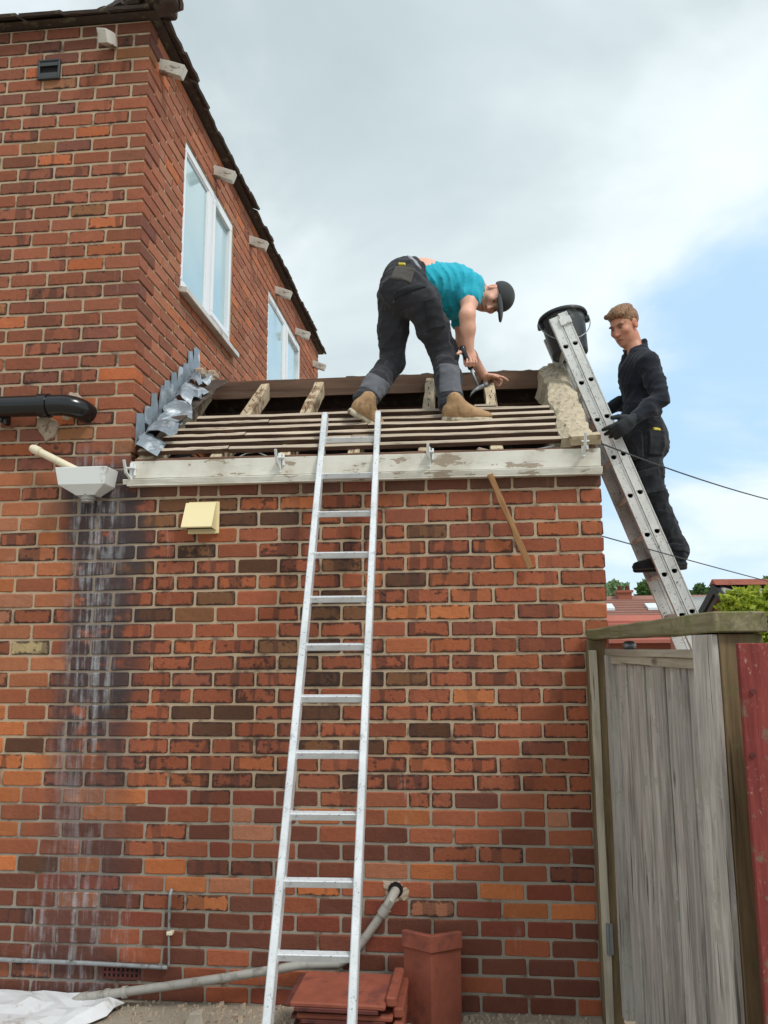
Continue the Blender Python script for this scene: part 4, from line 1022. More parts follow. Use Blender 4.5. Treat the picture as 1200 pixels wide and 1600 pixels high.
post('wall_post', (PL.x-.004, -.052), .088, .075, 1.722, MATS['brown_timber'], gf, rot=0)
sA = at(925, 1016, Y=-.105); post('cover_strip', (sA.x+.004, -.099), .036, .016, sA.z, MATS['strip_timber'], gf, rot=0)
YN = -1.30
cornL = at(1117, 989, Y=YN)               # beam: lower near left corner
bw, bt = .19, .076
bA = at(917, 999, Y=-.03); zA = bA.z
A0 = Vector((bA.x, -.03, 1.724)); A1 = Vector((cornL.x, YN, 1.733))
dirb = (A1-A0).normalized(); rgt = Vector((-dirb.y, dirb.x, 0)); rgt = (rgt if rgt.x > 0 else -rgt).normalized()
V = []; nb = 10; r_ = random.Random(3)
for i in range(nb+1):
    s_ = i/nb; p = A0.lerp(A1, s_); tt = .049+(bt-.049)*s_; ww = .12+(bw-.12)*s_
    for a, e in ((0, 0), (1, 0), (1, 1), (0, 1)): V.append(p+rgt*(ww*a+r_.uniform(-.003, .003))+Vector((0, 0, tt*e+r_.uniform(-.003, .003))))
cen = (A0+A1)/2; Mx = frame(A0, A1, (0, 0, 1)); Mi = Mx.inverted()
B().add([Mi @ v for v in V], [(i*4+k, i*4+(k+1) % 4, (i+1)*4+(k+1) % 4, (i+1)*4+k) for i in range(nb) for k in range(4)]+[(3, 2, 1, 0), tuple(nb*4+k for k in range(4))]).build('beam', MATS['moss_timber'], gf, Mx, bevel=.005)
# near post: brown front with a grey board on its gate side
pf = A1-dirb*.028+Vector((0, 0, 0))
pc = Vector((pf.x, pf.y, 0))+rgt*.105-dirb*.075
post('near_post', (pc.x, pc.y), .155, .15, 1.731, MATS['brown_timber'], gf, jit=.001)
pg = pc-rgt*.092-dirb*.0
post('post_board', (pg.x, pg.y), .024, .146, 1.729, MATS['grey_timber'], gf, jit=.001)
# gate leaf between the posts
G0 = at(957, 1020, Y=-.11); gate = thing('garden_gate', (G0.x+.1, -.6, .05), 'closed weathered grey gate of upright boards beside the brick wall', 'gate')
GA = Vector((G0.x, -.11, 0)); GB = Vector((pg.x, pg.y, 0))-rgt*-.02-dirb*.07
gdir = (GB-GA).normalized(); gn = Vector((-gdir.y, gdir.x, 0)); gn = gn if gn.x < 0 else -gn      # gn faces the path on the left
glen = (GB-GA).length; nbd = 9; bwid = glen/nbd; gz = 1.655
rot = math.atan2(gdir.x, -gdir.y)
for i in range(nbd):
    c_ = GA+gdir*((i+.5)*bwid)
    off_ = 0 if i else .03
    if i == 0: post('gate_stile', c_+gn*.02-gdir*(bwid*.22), .045, bwid*.42, gz-.005, MATS['grey_timber'], gate, .06, rot=rot); post('board', c_-gn*.008+gdir*.02, .016, bwid*.72, gz-.01, MATS['grey_timber'], gate, .07, rot=rot); continue
    post('board', c_+gn*(.011*(i % 2)+RNG.uniform(-.001, .001)), .012, bwid+(.030 if i % 2 == 0 else -.004), gz-.008+RNG.uniform(-.004, .003), MATS['grey_timber'], gate, .06+RNG.uniform(-.01, .01), .0012, rot=rot)
plank('top_rail', GA+gdir*-.01+gn*.004+Vector((0, 0, gz+.008)), GB+gn*.004+Vector((0, 0, gz+.008)), .062, .030, (0, 0, 1), MATS['strip_timber'], gate, seg=6)
plank('cap_strip', GA+gdir*-.01+gn*.014+Vector((0, 0, gz-.026)), GB+gn*.014+Vector((0, 0, gz-.026)), .022, .038, (0, 0, 1), MATS['strip_timber'], gate, seg=6)
for z in (.35, 1.35): plank('rear_rail', GA-gn*.035+Vector((0, 0, z)), GB-gn*.035+Vector((0, 0, z)), .04, .09, (0, 0, 1), MATS['grey_timber'], gate, seg=3)
for (v0, v1) in ((1076, 1118), (1442, 1490)):
    p0, p1 = at(947, v0, Y=-.10), at(947, v1, Y=-.10); hg = B(); hg.box((p0.x-.004, -.115, p1.z), (p0.x+.026, -.108, p0.z)); hg.cyl((p0.x+.004, -.118, p1.z-.003), (p0.x+.004, -.118, p0.z+.003), .006, n=10); hg.build('hinge', MATS['galv'], gate)
q = at(979, 1005, Y=-.35); b = B(); V, F = lathe([(.001, .0), (.022, .0), (.030, .012), (.030, .024), (.02, .036), (.001, .038)], 18); B().add(V, F[:-1]).build('post_cap', MATS['galv'], gate, Matrix.Translation((q.x+.012, q.y, gz+.022)), smooth=True)
# red fence beside the near post, running off to the right
ry = YN-.145; rx = at(1151, 1012, Y=ry).x
rf = thing('red_fence', (rx+.5, ry, 0), 'flaking red-painted board fence standing beside the mossy gate post', 'fence')
zt = at(1152, 1008, Y=ry).z
for i in range(7):
    post('fence_board', (rx+.075+i*.158, ry+RNG.uniform(-.003, .003)), .15, .024, zt+RNG.uniform(-.006, .006), MATS['red_timber'], rf, .04, .0012, rot=0)
for z in (.4, 1.35): plank('fence_rail', (rx+.03, ry+.045, z), (rx+1.15, ry+.045, z), .05, .085, (0, 0, 1), MATS['red_timber'], rf, seg=4)
for x in (rx+.55, rx+1.1): post('fence_post', (x, ry+.11), .075, .075, zt-.05, MATS['brown_timber'], rf, rot=0)
for v in (1081, 1180): 
    p = at(1176, v, Y=ry-.013); B().cyl(p, p+Vector((0, -.004, 0)), .008, n=10).build('screw_head', MATS['clay_under'], rf)
# ---------------------------------------------------------------- overhead wires
def cable(label, p0, p1, sag, r=.0045):
    pts = []
    for i in range(33):
        s_ = i/32; p = Vector(p0).lerp(Vector(p1), s_); p.z -= sag*4*s_*(1-s_); pts.append(p)
    o = B().tube(pts, r, 6).build('cable', MATS['wire'], None); tag(o, label, 'cable'); return o
c1 = at(1200, 779, Y=1.6); p0 = at(932, 690, Y=-.045); e1 = p0+(c1-p0)*4.2; e1.z += .95
cable('black cable from the fascia corner crossing the worker on the ladder', p0, e1, .32)
c2 = at(1200, 911, Y=1.4); p0 = at(938, 837, Y=.02); e2 = p0+(c2-p0)*5; e2.z += .25
cable('thin lower cable from the brick corner towards the outbuilding', p0, e2, .06, .0035)
# ---------------------------------------------------------------- beyond: houses, outbuilding, trees
simple('far_roof', L(152, 112, 100), .9, .25, .5, bstr=.0)
simple('far_roof_red', L(170, 104, 90), .9, .25, .6, bstr=.0)
simple('far_wall', L(150, 92, 74), .9, .2, 1.2, bstr=.0)
simple('corrugated', L(168, 168, 164), .8, .25, 2.5, bstr=.1)
simple('dark_board', L(40, 38, 38), .7, .2, 4)
simple('skylight', L(214, 222, 226), .3, .05, 2, spec=.6)
def pitched_house(name, label, P, rz, ln, dp, we, rid, roofm, wallm, skylights=(), chimney=None, courses=9, ridge_m=None, cat='house'):
    """gabled house, ridge along local x; P centre of the front eaves at the ground"""
    h = thing(name, P, label, cat); M = Matrix.Translation(P) @ Matrix.Rotation(rz, 4, 'Z')
    a = ln/2
    B().prism([(-a, 0, 0), (-a, 0, we), (-a, dp/2, rid-.12), (-a, dp, we), (-a, dp, 0)], (ln, 0, 0)).build('wall', wallm, h, M)
    b = B(); o_ = .25; th = .09; s_ = (rid-we)/(dp/2)
    for k in range(courses):
        y0 = -o_+(dp/2+o_)*k/courses; y1 = -o_+(dp/2+o_)*(k+1)/courses+.05
        z0 = we+s_*y0+.05; z1 = we+s_*y1
        b.prism([(-a-.15, y0, z0), (-a-.15, y0, z0+th), (-a-.15, y1, z1+th*.6), (-a-.15, y1, z1)], (ln+.3, 0, 0))
    b.prism([(-a-.15, dp+o_, we-s_*o_), (-a-.15, dp+o_, we-s_*o_+th), (-a-.15, dp/2, rid+th), (-a-.15, dp/2, rid)], (ln+.3, 0, 0))
    rf_ = b.build('roof', roofm, h, M)
    B().prism([(-a-.16, dp/2-.16, rid+.02), (-a-.16, dp/2, rid+.2), (-a-.16, dp/2+.16, rid+.02)], (ln+.32, 0, 0)).build('ridge', ridge_m or roofm, rf_, M)
    for (x, yk, w_, l_) in skylights:
        y0 = dp/2*yk; z0 = we+s_*y0+.2; y1 = y0+l_; B().prism([(x, y0, z0-.1), (x, y0, z0), (x, y1, z0+s_*l_), (x, y1, z0+s_*l_-.1)], (w_, 0, 0)).build('skylight', MATS['skylight'], rf_, M)
    for x in np.arange(-a+1.0, a-1.2, 2.4):
        wn_ = B(); wn_.box((x, -.05, we*.42), (x+1.1, .02, we*.86)); wo = wn_.build('window', MATS['window_frame'], h, M)
        for q_ in (0, 1): B().box((x+.07+.5*q_, -.06, we*.42+.07), (x+.53+.5*q_, -.045, we*.86-.07)).build('pane', MATS['window_glass'], wo, M)
    if chimney is not None:
        b = B(); b.box((chimney-.28, dp/2-.3, rid-.4), (chimney+.28, dp/2+.3, rid+.32)); b.box((chimney-.34, dp/2-.36, rid+.32), (chimney+.34, dp/2+.36, rid+.42)); b.build('chimney', wallm, rf_, M)
        for e in (-.16, .16): B().cyl(M @ Vector((chimney+e, dp/2, rid+.42)), M @ Vector((chimney+e, dp/2, rid+.62)), .11, .09, 10).build('chimney_pot', MATS['clay_under'], rf_)
    return h
p = at(1000, 975, Y=28); hz_ = at(1000, 937, Y=31).z
pitched_house('far_house', 'brown-roofed house with two white skylights beyond the yard', Vector((p.x+1, 28, 0)), -.02, 13, 7, p.z, hz_, MATS['far_roof'], MATS['far_wall'], [(-2.55, .45, .9, .7), (-.35, .45, .9, .7)], -.95, 10)
p = at(985, 1004, Y=17); z2 = at(985, 972, Y=19).z
pitched_house('far_house', 'low red-tiled roof in front of the brown-roofed house', Vector((p.x-.4, 17, 0)), .06, 5.2, 4.4, max(1.5, p.z), z2, MATS['far_roof_red'], MATS['far_wall'], [], None, 6)
# outbuilding with corrugated roof and red ridge: gable turned towards the path
ap = at(1119, 915, Y=9.0); ob = thing('outbuilding', (ap.x+2, 9, 0), 'brick outbuilding with corrugated roof, red ridge and dark bargeboard', 'outbuilding')
Mo = Matrix.Translation((ap.x, 9.0, 0)) @ Matrix.Rotation(math.radians(4), 4, 'Z'); rz_ = ap.z; hw = 1.15; ev = rz_-.62; ln = 6
B().prism([(0.12, -hw, 0), (.12, -hw, ev-.03), (.12, 0, rz_-.06), (.12, hw, ev-.03), (.12, hw, 0)], (ln, 0, 0)).build('wall', MATS['far_wall'], ob, Mo)
for sgn in (-1, 1):
    V = []; F = []; n = 96
    for i in range(n+1):
        x = ln*i/n; wv_ = .022*math.sin(i*math.pi/2)
        V += [(x, 0, rz_+wv_), (x, sgn*(hw+.2), ev-.11+wv_)]
    F = [(2*i, 2*i+2, 2*i+3, 2*i+1) for i in range(n)]
    o = obj('corrugated_sheet', V, F, MATS['corrugated'], ob, Mo, True); o.modifiers.new('thickness', 'SOLIDIFY').thickness = .012
    B().prism([(-.05, 0, rz_+.03), (-.05, sgn*(hw+.24), ev-.09), (-.05, sgn*(hw+.24), ev-.24), (-.05, 0, rz_-.12)], (.05, 0, 0)).build('bargeboard', MATS['dark_board'], ob, Mo)
B().prism([(-.06, -.16, rz_-.0), (-.06, 0, rz_+.1), (-.06, .16, rz_-.0), (-.06, 0, rz_+.03)], (ln+.05, 0, 0)).build('ridge', MATS['clay_tile'], ob, Mo)
# grey lean-to roof between
p = at(1096, 945, Y=13); ls = thing('garden_shed', (p.x, 13, 0), 'grey corrugated shed roof behind the ladder foot', 'shed')
V = []; n = 60
for i in range(n+1): V += [(p.x-.25+1.6*i/n, 13, p.z-.12+.02*math.sin(i*math.pi/2)), (p.x-.25+1.6*i/n, 15, p.z+.28+.02*math.sin(i*math.pi/2))]
o = obj('corrugated_sheet', V, [(2*i, 2*i+2, 2*i+3, 2*i+1) for i in range(n)], MATS['corrugated'], ls, None, True); o.modifiers.new('thickness', 'SOLIDIFY').thickness = .012
b = B(); b.box((p.x-.2, 13.1, 0), (p.x+1.3, 14.9, p.z-.16)); b.build('wall', MATS['far_wall'], ls)

def leaf_material(name, ca, cb):
    m, t = material(name); ge = t.n('ShaderNodeNewGeometry'); pos = ge.outputs['Position']
    r1 = ge.outputs['Random Per Island']
    col = t.mix(t.math('ADD', t.math('MULTIPLY', r1, .6), t.math('MULTIPLY', t.noise(pos, 2.5, 2, .5), .4)), ca, cb)
    p = t.n('ShaderNodeBsdfPrincipled', Base__Color=col, Roughness=.55); p.inputs['Specular IOR Level'].default_value = .3
    tr = t.n('ShaderNodeBsdfTranslucent', Color=col); mx = t.n('ShaderNodeMixShader', i0=.35, i1=p.outputs[0], i2=tr.outputs[0])
    t.n('ShaderNodeOutputMaterial', Surface=mx.outputs[0])
leaf_material('leaf_dark', L(52, 84, 44), L(104, 134, 72)); leaf_material('leaf_pale', L(104, 132, 92), L(158, 180, 128)); leaf_material('leaf_lime', L(112, 140, 34), L(190, 196, 66))
simple('bark', L(84, 70, 56), .9, .3, 8, bstr=.6)
def foliage(name, label, base, trunk_h, clumps, leaf, n_leaf, m, cat='tree', seed=1, spread=.35, trunk_r=.12):
    t0 = thing(name, base, label, cat, 'trees beyond the yard' if cat == 'tree' else None); r = np.random.default_rng(seed); base = Vector(base); V = []; F = []
    for c, rad in clumps:
        k = int(n_leaf*rad**2/sum(q[1]**2 for q in clumps))
        d = r.normal(size=(k, 3)); d /= np.linalg.norm(d, axis=1)[:, None]
        rr_ = rad*(1-.55*r.random(k)**2)[:, None]*(1+.22*np.sin(d[:, :1]*5+d[:, 2:]*7))
        P = np.array(c)+d*rr_
        a = r.normal(size=(k, 3)); a /= np.linalg.norm(a, axis=1)[:, None]; bb = np.cross(a, d+.4*r.normal(size=(k, 3))); bb /= np.linalg.norm(bb, axis=1)[:, None]+1e-9
        s_ = leaf*(.6+.8*r.random(k))[:, None]
        q = np.stack([P-a*s_, P-bb*s_*.45, P+a*s_, P+bb*s_*.45], 1)
        n = len(V); V += [tuple(v) for v in q.reshape(-1, 3)]; F += [(n+4*i, n+4*i+1, n+4*i+2, n+4*i+3) for i in range(k)]
    obj('crown', V, F, m, t0)
    b = B(); top = Vector(clumps[0][0])
    b.tube([base, base.lerp(top, .35)+Vector((.03, 0, 0)), base.lerp(top, .7), top], [trunk_r, trunk_r*.8, trunk_r*.5, trunk_r*.2], 8)
    for c, rad in clumps[1:]: b.tube([base.lerp(top, .45), base.lerp(top, .5).lerp(Vector(c), .5), Vector(c)], [trunk_r*.45, trunk_r*.3, trunk_r*.12], 6)
    b.build('trunk', MATS['bark'], t0); return t0
def tree_at(u, v, Y, width_px, label, m, seed, n=2600, leaf=.16, cat='tree', tall=1.0):
    """crown centred on a pixel at depth Y"""
    c = at(u, v, Y=Y); k = (Y-CAM[1])/FPX; R_ = width_px*k/2; r = random.Random(seed); cl = [(tuple(c), R_*.62)]
    for i in range(9):
        a = r.uniform(0, 6.28); e = r.uniform(-.7, .8); cl.append((tuple(c+Vector((math.cos(a)*R_*.62, math.sin(a)*R_*.5, e*R_*.8*tall))), R_*r.uniform(.28, .46)))
    if cat == 'bush':
        for i in range(10): cl.append(((c.x+r.uniform(-.28, .3), Y+r.uniform(-.25, .25), c.z*(.18+.07*i)), r.uniform(.2, .3)))
        n *= 4
    return foliage('tree' if cat == 'tree' else 'bush', label, (c.x, Y, 0), 1, cl, leaf, n, m, cat, seed, trunk_r=.05*R_+.03)
tree_at(960, 934, 46, 44, 'pale green tree rising beside the brick corner behind the skylights', MATS['leaf_pale'], 3, 3400, .22, tall=1.3)
tree_at(1017, 930, 48, 46, 'dark green tree behind the ladder and the brown roof', MATS['leaf_dark'], 5, 3200, .24)
tree_at(1086, 936, 52, 34, 'small dark green tree between ladder and outbuilding bargeboard', MATS['leaf_dark'], 7, 2000, .24)
tree_at(1106, 932, 44, 36, 'mid-green tree close beside the outbuilding gable peak', MATS['leaf_dark'], 9, 2000, .22)
tree_at(1204, 918, 40, 40, 'dark tree rising over the outbuilding ridge', MATS['leaf_dark'], 10, 1500, .2)
tree_at(1188, 962, 3.6, 112, 'lime-green bush spilling over in front of the outbuilding', MATS['leaf_lime'], 12, 5200, .032, 'bush')
# ---------------------------------------------------------------- people: bodies and clothes grown from smooth-blended limbs
class Field:
    def __init__(s, lo, hi, h):
        s.h = h; s.lo = np.array(lo, float)-4*h; n = np.ceil((np.array(hi)+4*h-s.lo)/h).astype(int)+1
        s.g = np.full(n, 9.0, np.float32); s.ax = [(s.lo[i]+np.arange(n[i])*h).astype(np.float32) for i in range(3)]
    def sub(s, lo, hi):
        sl = []
        for i in range(3):
            a = max(0, int((lo[i]-s.lo[i])/s.h)-1); b = min(len(s.ax[i]), int((hi[i]-s.lo[i])/s.h)+3); sl.append(slice(a, max(a+1, b)))
        return tuple(sl), [s.ax[0][sl[0]][:, None, None], s.ax[1][sl[1]][None, :, None], s.ax[2][sl[2]][None, None, :]]
    def blend(s, sl, d, k, op):
        g = s.g[sl]
        if op == '-': d = -d; h = np.maximum(k-np.abs(g-d), 0)/k; s.g[sl] = np.maximum(g, d)+h*h*k*.25
        else: h = np.maximum(k-np.abs(g-d), 0)/k; s.g[sl] = np.minimum(g, d)-h*h*k*.25
    def cone(s, a, b, ra, rb, k=.02, op='+'):
        a, b = np.array(a, float), np.array(b, float); m = max(ra, rb)+k+.03
        sl, (x, y, z) = s.sub(np.minimum(a, b)-m, np.maximum(a, b)+m); v = b-a; L2 = max(v @ v, 1e-9)
        px, py, pz = x-a[0], y-a[1], z-a[2]; t_ = np.clip((px*v[0]+py*v[1]+pz*v[2])/L2, 0, 1)
        d = np.sqrt((px-v[0]*t_)**2+(py-v[1]*t_)**2+(pz-v[2]*t_)**2)-(ra+(rb-ra)*t_); s.blend(sl, d.astype(np.float32), k, op)
    def chain(s, pts, rs, k=.02):
        for i in range(len(pts)-1): s.cone(pts[i], pts[i+1], rs[i], rs[i+1], k)
    def ell(s, c, r, ax=None, k=.02, op='+'):
        c = np.array(c, float); m = max(r)+k+.03; sl, (x, y, z) = s.sub(c-m, c+m); R = np.eye(3) if ax is None else np.array([np.array(q) for q in ax], float)
        p = [x-c[0], y-c[1], z-c[2]]; q = [R[i][0]*p[0]+R[i][1]*p[1]+R[i][2]*p[2] for i in range(3)]
        k0 = np.sqrt((q[0]/r[0])**2+(q[1]/r[1])**2+(q[2]/r[2])**2); k1 = np.sqrt((q[0]/r[0]**2)**2+(q[1]/r[1]**2)**2+(q[2]/r[2]**2)**2)+1e-9
        s.blend(sl, (k0*(k0-1)/k1).astype(np.float32), k, op)
    def rbox(s, c, hs, ax, r=.01, k=.01, op='+'):
        c = np.array(c, float); m = np.linalg.norm(hs)+k+.03; sl, (x, y, z) = s.sub(c-m, c+m); R = np.array([np.array(q) for q in ax], float)
        p = [x-c[0], y-c[1], z-c[2]]; q = [np.abs(R[i][0]*p[0]+R[i][1]*p[1]+R[i][2]*p[2])-(hs[i]-r) for i in range(3)]
        d = np.sqrt(np.maximum(q[0], 0)**2+np.maximum(q[1], 0)**2+np.maximum(q[2], 0)**2)+np.minimum(np.maximum(np.maximum(q[0], q[1]), q[2]), 0)-r; s.blend(sl, d.astype(np.float32), k, op)
    def halfspace(s, p, n):
        """cut away everything on the +n side"""
        n = np.array(n, float)/np.linalg.norm(n); p = np.array(p, float)
        d = (s.ax[0][:, None, None]-p[0])*n[0]+(s.ax[1][None, :, None]-p[1])*n[1]+(s.ax[2][None, None, :]-p[2])*n[2]; s.g = np.maximum(s.g, d.astype(np.float32))
    def folds(s, amp, freq, seed, stretch=(1, 1, 1), zone=None):
        """cloth folds: ridged waves added to the surface"""
        r = np.random.default_rng(seed); x, y, z = s.ax[0][:, None, None], s.ax[1][None, :, None], s.ax[2][None, None, :]; tot = 0
        for i in range(6):
            d = r.normal(size=3)*np.array(stretch); d /= np.linalg.norm(d); f = freq*r.uniform(.6, 1.6); ph = r.uniform(0, 6.28)
            u = (x*d[0]+y*d[1]+z*d[2])*f+ph
            e = r.normal(size=3); e /= np.linalg.norm(e); u = u+1.6*np.sin((x*e[0]+y*e[1]+z*e[2])*f*.45+ph*2)
            tot = tot+(1-np.abs(np.sin(u)))**2*(1/(i+1.5))
        tot = tot-tot.mean(); s.g = (s.g-np.float32(amp)*tot.astype(np.float32)).astype(np.float32)
    def mesh(s):
        g = s.g; sg = g < 0; nx, ny, nz = g.shape
        c = np.zeros((nx-1, ny-1, nz-1), np.int8)
        for i in (0, 1):
            for j in (0, 1):
                for k in (0, 1): c += sg[i:nx-1+i, j:ny-1+j, k:nz-1+k]
        act = np.argwhere((c > 0) & (c < 8)); idx = np.full(c.shape, -1, np.int64); idx[tuple(act.T)] = np.arange(len(act))
        acc = np.zeros((len(act), 3)); cnt = np.zeros(len(act)); I, J, K = act.T
        cor = [(i, j, k) for i in (0, 1) for j in (0, 1) for k in (0, 1)]
        val = {q: g[I+q[0], J+q[1], K+q[2]].astype(float) for q in cor}
        for a in cor:
            for ax in range(3):
                if a[ax]: continue
                b = tuple(1 if m == ax else a[m] for m in range(3)); va, vb = val[a], val[b]; m = (va < 0) != (vb < 0); t_ = np.where(m, va/(va-vb+1e-12), 0)
                p = np.array(a, float)[None, :]+t_[:, None]*np.eye(3)[ax][None, :]; acc[m] += p[m]; cnt[m] += 1
        V = s.lo+(act+acc/cnt[:, None])*s.h; F = []
        for ax in range(3):
            sh = [slice(1, -1)]*3; sa = list(sh); sb_ = list(sh); sa[ax] = slice(0, g.shape[ax]-1); sb_[ax] = slice(1, g.shape[ax])
            A, Bq = sg[tuple(sa)], sg[tuple(sb_)]; e = np.argwhere(A != Bq)
            if not len(e): continue
            flip = A[tuple(e.T)]; e = e+1; e[:, ax] -= 1
            o1, o2 = [m for m in range(3) if m != ax]
            def cell(d1, d2): q = e.copy(); q[:, o1] += d1; q[:, o2] += d2; return idx[tuple(q.T)]
            Q = np.stack([cell(-1, -1), cell(0, -1), cell(0, 0), cell(-1, 0)], 1)
            fl_ = flip if ax != 1 else ~flip
            Q[~fl_] = Q[~fl_][:, ::-1]; Q = Q[(Q >= 0).all(1)]; F.append(Q)
        return V, np.concatenate(F)
    def build(s, name, m, parent, colour=None, smooth_it=1):
        V, F = s.mesh(); me = bpy.data.meshes.new(name); me.from_pydata(V.tolist(), [], F.tolist()); me.materials.append(m)
        if smooth_it:
            bm = bmesh.new(); bm.from_mesh(me)
            for _ in range(smooth_it): bmesh.ops.smooth_vert(bm, verts=bm.verts, factor=.5, use_axis_x=True, use_axis_y=True, use_axis_z=True)
            bm.to_mesh(me); bm.free()
        me.shade_smooth(); me.update()
        if colour is not None:
            co = np.zeros(len(me.vertices)*3); me.vertices.foreach_get('co', co); C_ = colour(co.reshape(-1, 3)); ca = me.color_attributes.new('bc', 'FLOAT_COLOR', 'POINT'); ca.data.foreach_set('color', np.concatenate([C_, np.ones((len(C_), 1))], 1).astype(np.float32).ravel())
        return link(bpy.data.objects.new(name, me), parent)
def unit(v): v = np.array(v, float); return v/np.linalg.norm(v)
def PX(u, v, Y): return np.array(at(u, v, Y=Y))
def skin_material():
    m, t = material('skin'); pos = t.n('ShaderNodeNewGeometry').outputs['Position']; a = t.n('ShaderNodeAttribute', _attribute_name='bc').outputs['Color']
    n1 = t.noise(pos, 30, 4, .6); n2 = t.noise(pos, 200, 2, .5)
    k = t.math('ADD', .86, t.math('MULTIPLY', n1, .28)); sc = t.vmath('SCALE', a); t.nt.links.new(k, sc.node.inputs[3])
    p = finish(t, sc, .5, n2, .12, .0008, 0, .4); p.inputs['Subsurface Weight'].default_value = .12; p.inputs['Subsurface Radius'].default_value = (.01, .004, .002)
skin_material()
def cloth(name, c, var=.3, scale=9, rough=.9, dust=None, dust_amt=.3, weave=700):
    m, t = material(name); oc = t.n('ShaderNodeTexCoord').outputs['Object']; n1 = t.noise(oc, scale, 6, .65); n2 = t.noise(oc, weave, 2, .5); n3 = t.noise(oc, 34, 6, .7, .6)
    k = t.math('ADD', 1-var*.5, t.math('ADD', t.math('MULTIPLY', n1, var*.7), t.math('MULTIPLY', n2, var*.35))); sc = t.vmath('SCALE', c); t.nt.links.new(k, sc.node.inputs[3]); col = sc
    if dust: col = t.mix(t.math('MULTIPLY', t.step(n3, .60-.12*dust_amt, .72), dust_amt), col, dust)
    p = finish(t, col, rough, t.math('ADD', n2, t.math('MULTIPLY', n3, .8)), .35, .002, 0, .2); p.inputs['Sheen Weight'].default_value = .12
cloth('teal_cotton', L(42, 168, 190), .3, 8); cloth('trouser_cloth', L(52, 52, 57), .35, 10, dust=L(120, 118, 116), dust_amt=.35)
cloth('trouser_panel', L(96, 98, 104), .35, 12, dust=L(150, 150, 148), dust_amt=.4); cloth('pocket_cloth', L(40, 41, 46), .35, 12, dust=L(104, 104, 104), dust_amt=.3); cloth('pocket_grey', L(84, 80, 76), .3, 12, dust=L(120, 118, 112), dust_amt=.3)
cloth('black_knit', L(30, 33, 42), .35, 8, dust=L(70, 76, 86), dust_amt=.2); cloth('black_trouser', L(34, 35, 38), .35, 10, dust=L(92, 92, 92), dust_amt=.3)
cloth('cap_cloth', L(58, 60, 62), .25, 10); cloth('glove_cloth', L(48, 51, 54), .3, 14, .7); simple('yellow_label', L(196, 178, 60), .6, .2, 90); simple('boot_leather', L(168, 134, 98), .8, .35, 22, bstr=.5, dirt=L(120, 94, 68), dirt_amt=.4, dscale=18)
simple('boot_sole', L(196, 184, 160), .85, .3, 20, bstr=.5, dirt=L(108, 94, 76), dirt_amt=.5, dscale=26); simple('boot_black', L(40, 40, 42), .6, .3, 18); simple('belt_webbing', L(150, 152, 158), .8, .2, 40)
def hair_material(name, ca, cb):
    m, t = material(name); oc = t.n('ShaderNodeTexCoord').outputs['Object']; n1 = t.noise(t.map(oc, scale=(1, 1, .35)), 120, 4, .7, .8)
    finish(t, t.mix(t.step(n1, .3, .7), ca, cb), .55, n1, .9, .004, 0, .35)
hair_material('brown_hair', L(88, 62, 44), L(168, 126, 90))
def head_axes(f, u):
    f = unit(f); u = np.array(u, float); u = unit(u-f*(u @ f)); s = np.cross(f, u); return f, u, s     # s: the head's right side
def head(F, C, f, u, s, sc=1.0):
    """C: centre of the skull; the chin lies .125 below it"""
    P = lambda a, b, c: C+sc*(f*a+u*b+s*c); A = (f, u, s); E = lambda p, r, k=.012, op='+': F.ell(p, [q*sc for q in r], A, k, op)
    E(P(-.010, .030, 0), (.098, .088, .077)); E(P(.030, -.025, 0), (.068, .090, .066), .02); E(P(.050, -.085, 0), (.040, .040, .042), .03); E(P(.072, -.104, 0), (.022, .018, .024), .015)
    E(P(.012, -.068, .040), (.045, .040, .020), .02); E(P(.012, -.068, -.040), (.045, .040, .020), .02)
    F.cone(P(.088, .012, 0), P(.114, -.036, 0), .009*sc, .0135*sc, .012); E(P(.100, -.038, .013), (.012, .009, .009), .006); E(P(.100, -.038, -.013), (.012, .009, .009), .006)
    E(P(.083, .024, .030), (.014, .009, .028), .012); E(P(.083, .024, -.030), (.014, .009, .028), .012)
    for e in (1, -1):
        E(P(.096, .003, .034*e), (.016, .012, .020), .012, '-'); E(P(.078, .002, .033*e), (.013, .012, .015), .004)
        E(P(.066, -.022, .046*e), (.024, .018, .018), .022)
        E(P(-.008, -.005, .078*e), (.022, .034, .010), .006); E(P(-.004, -.005, .088*e), (.012, .022, .006), .004, '-')
    E(P(.092, -.066, 0), (.012, .007, .021), .008); E(P(.087, -.079, 0), (.013, .008, .018), .008); [F.cone(P(.101, -.0715, 0), P(.090, -.0795, .021*q_), .0032*sc, .0022*sc, .004, '-') for q_ in (1, -1)]
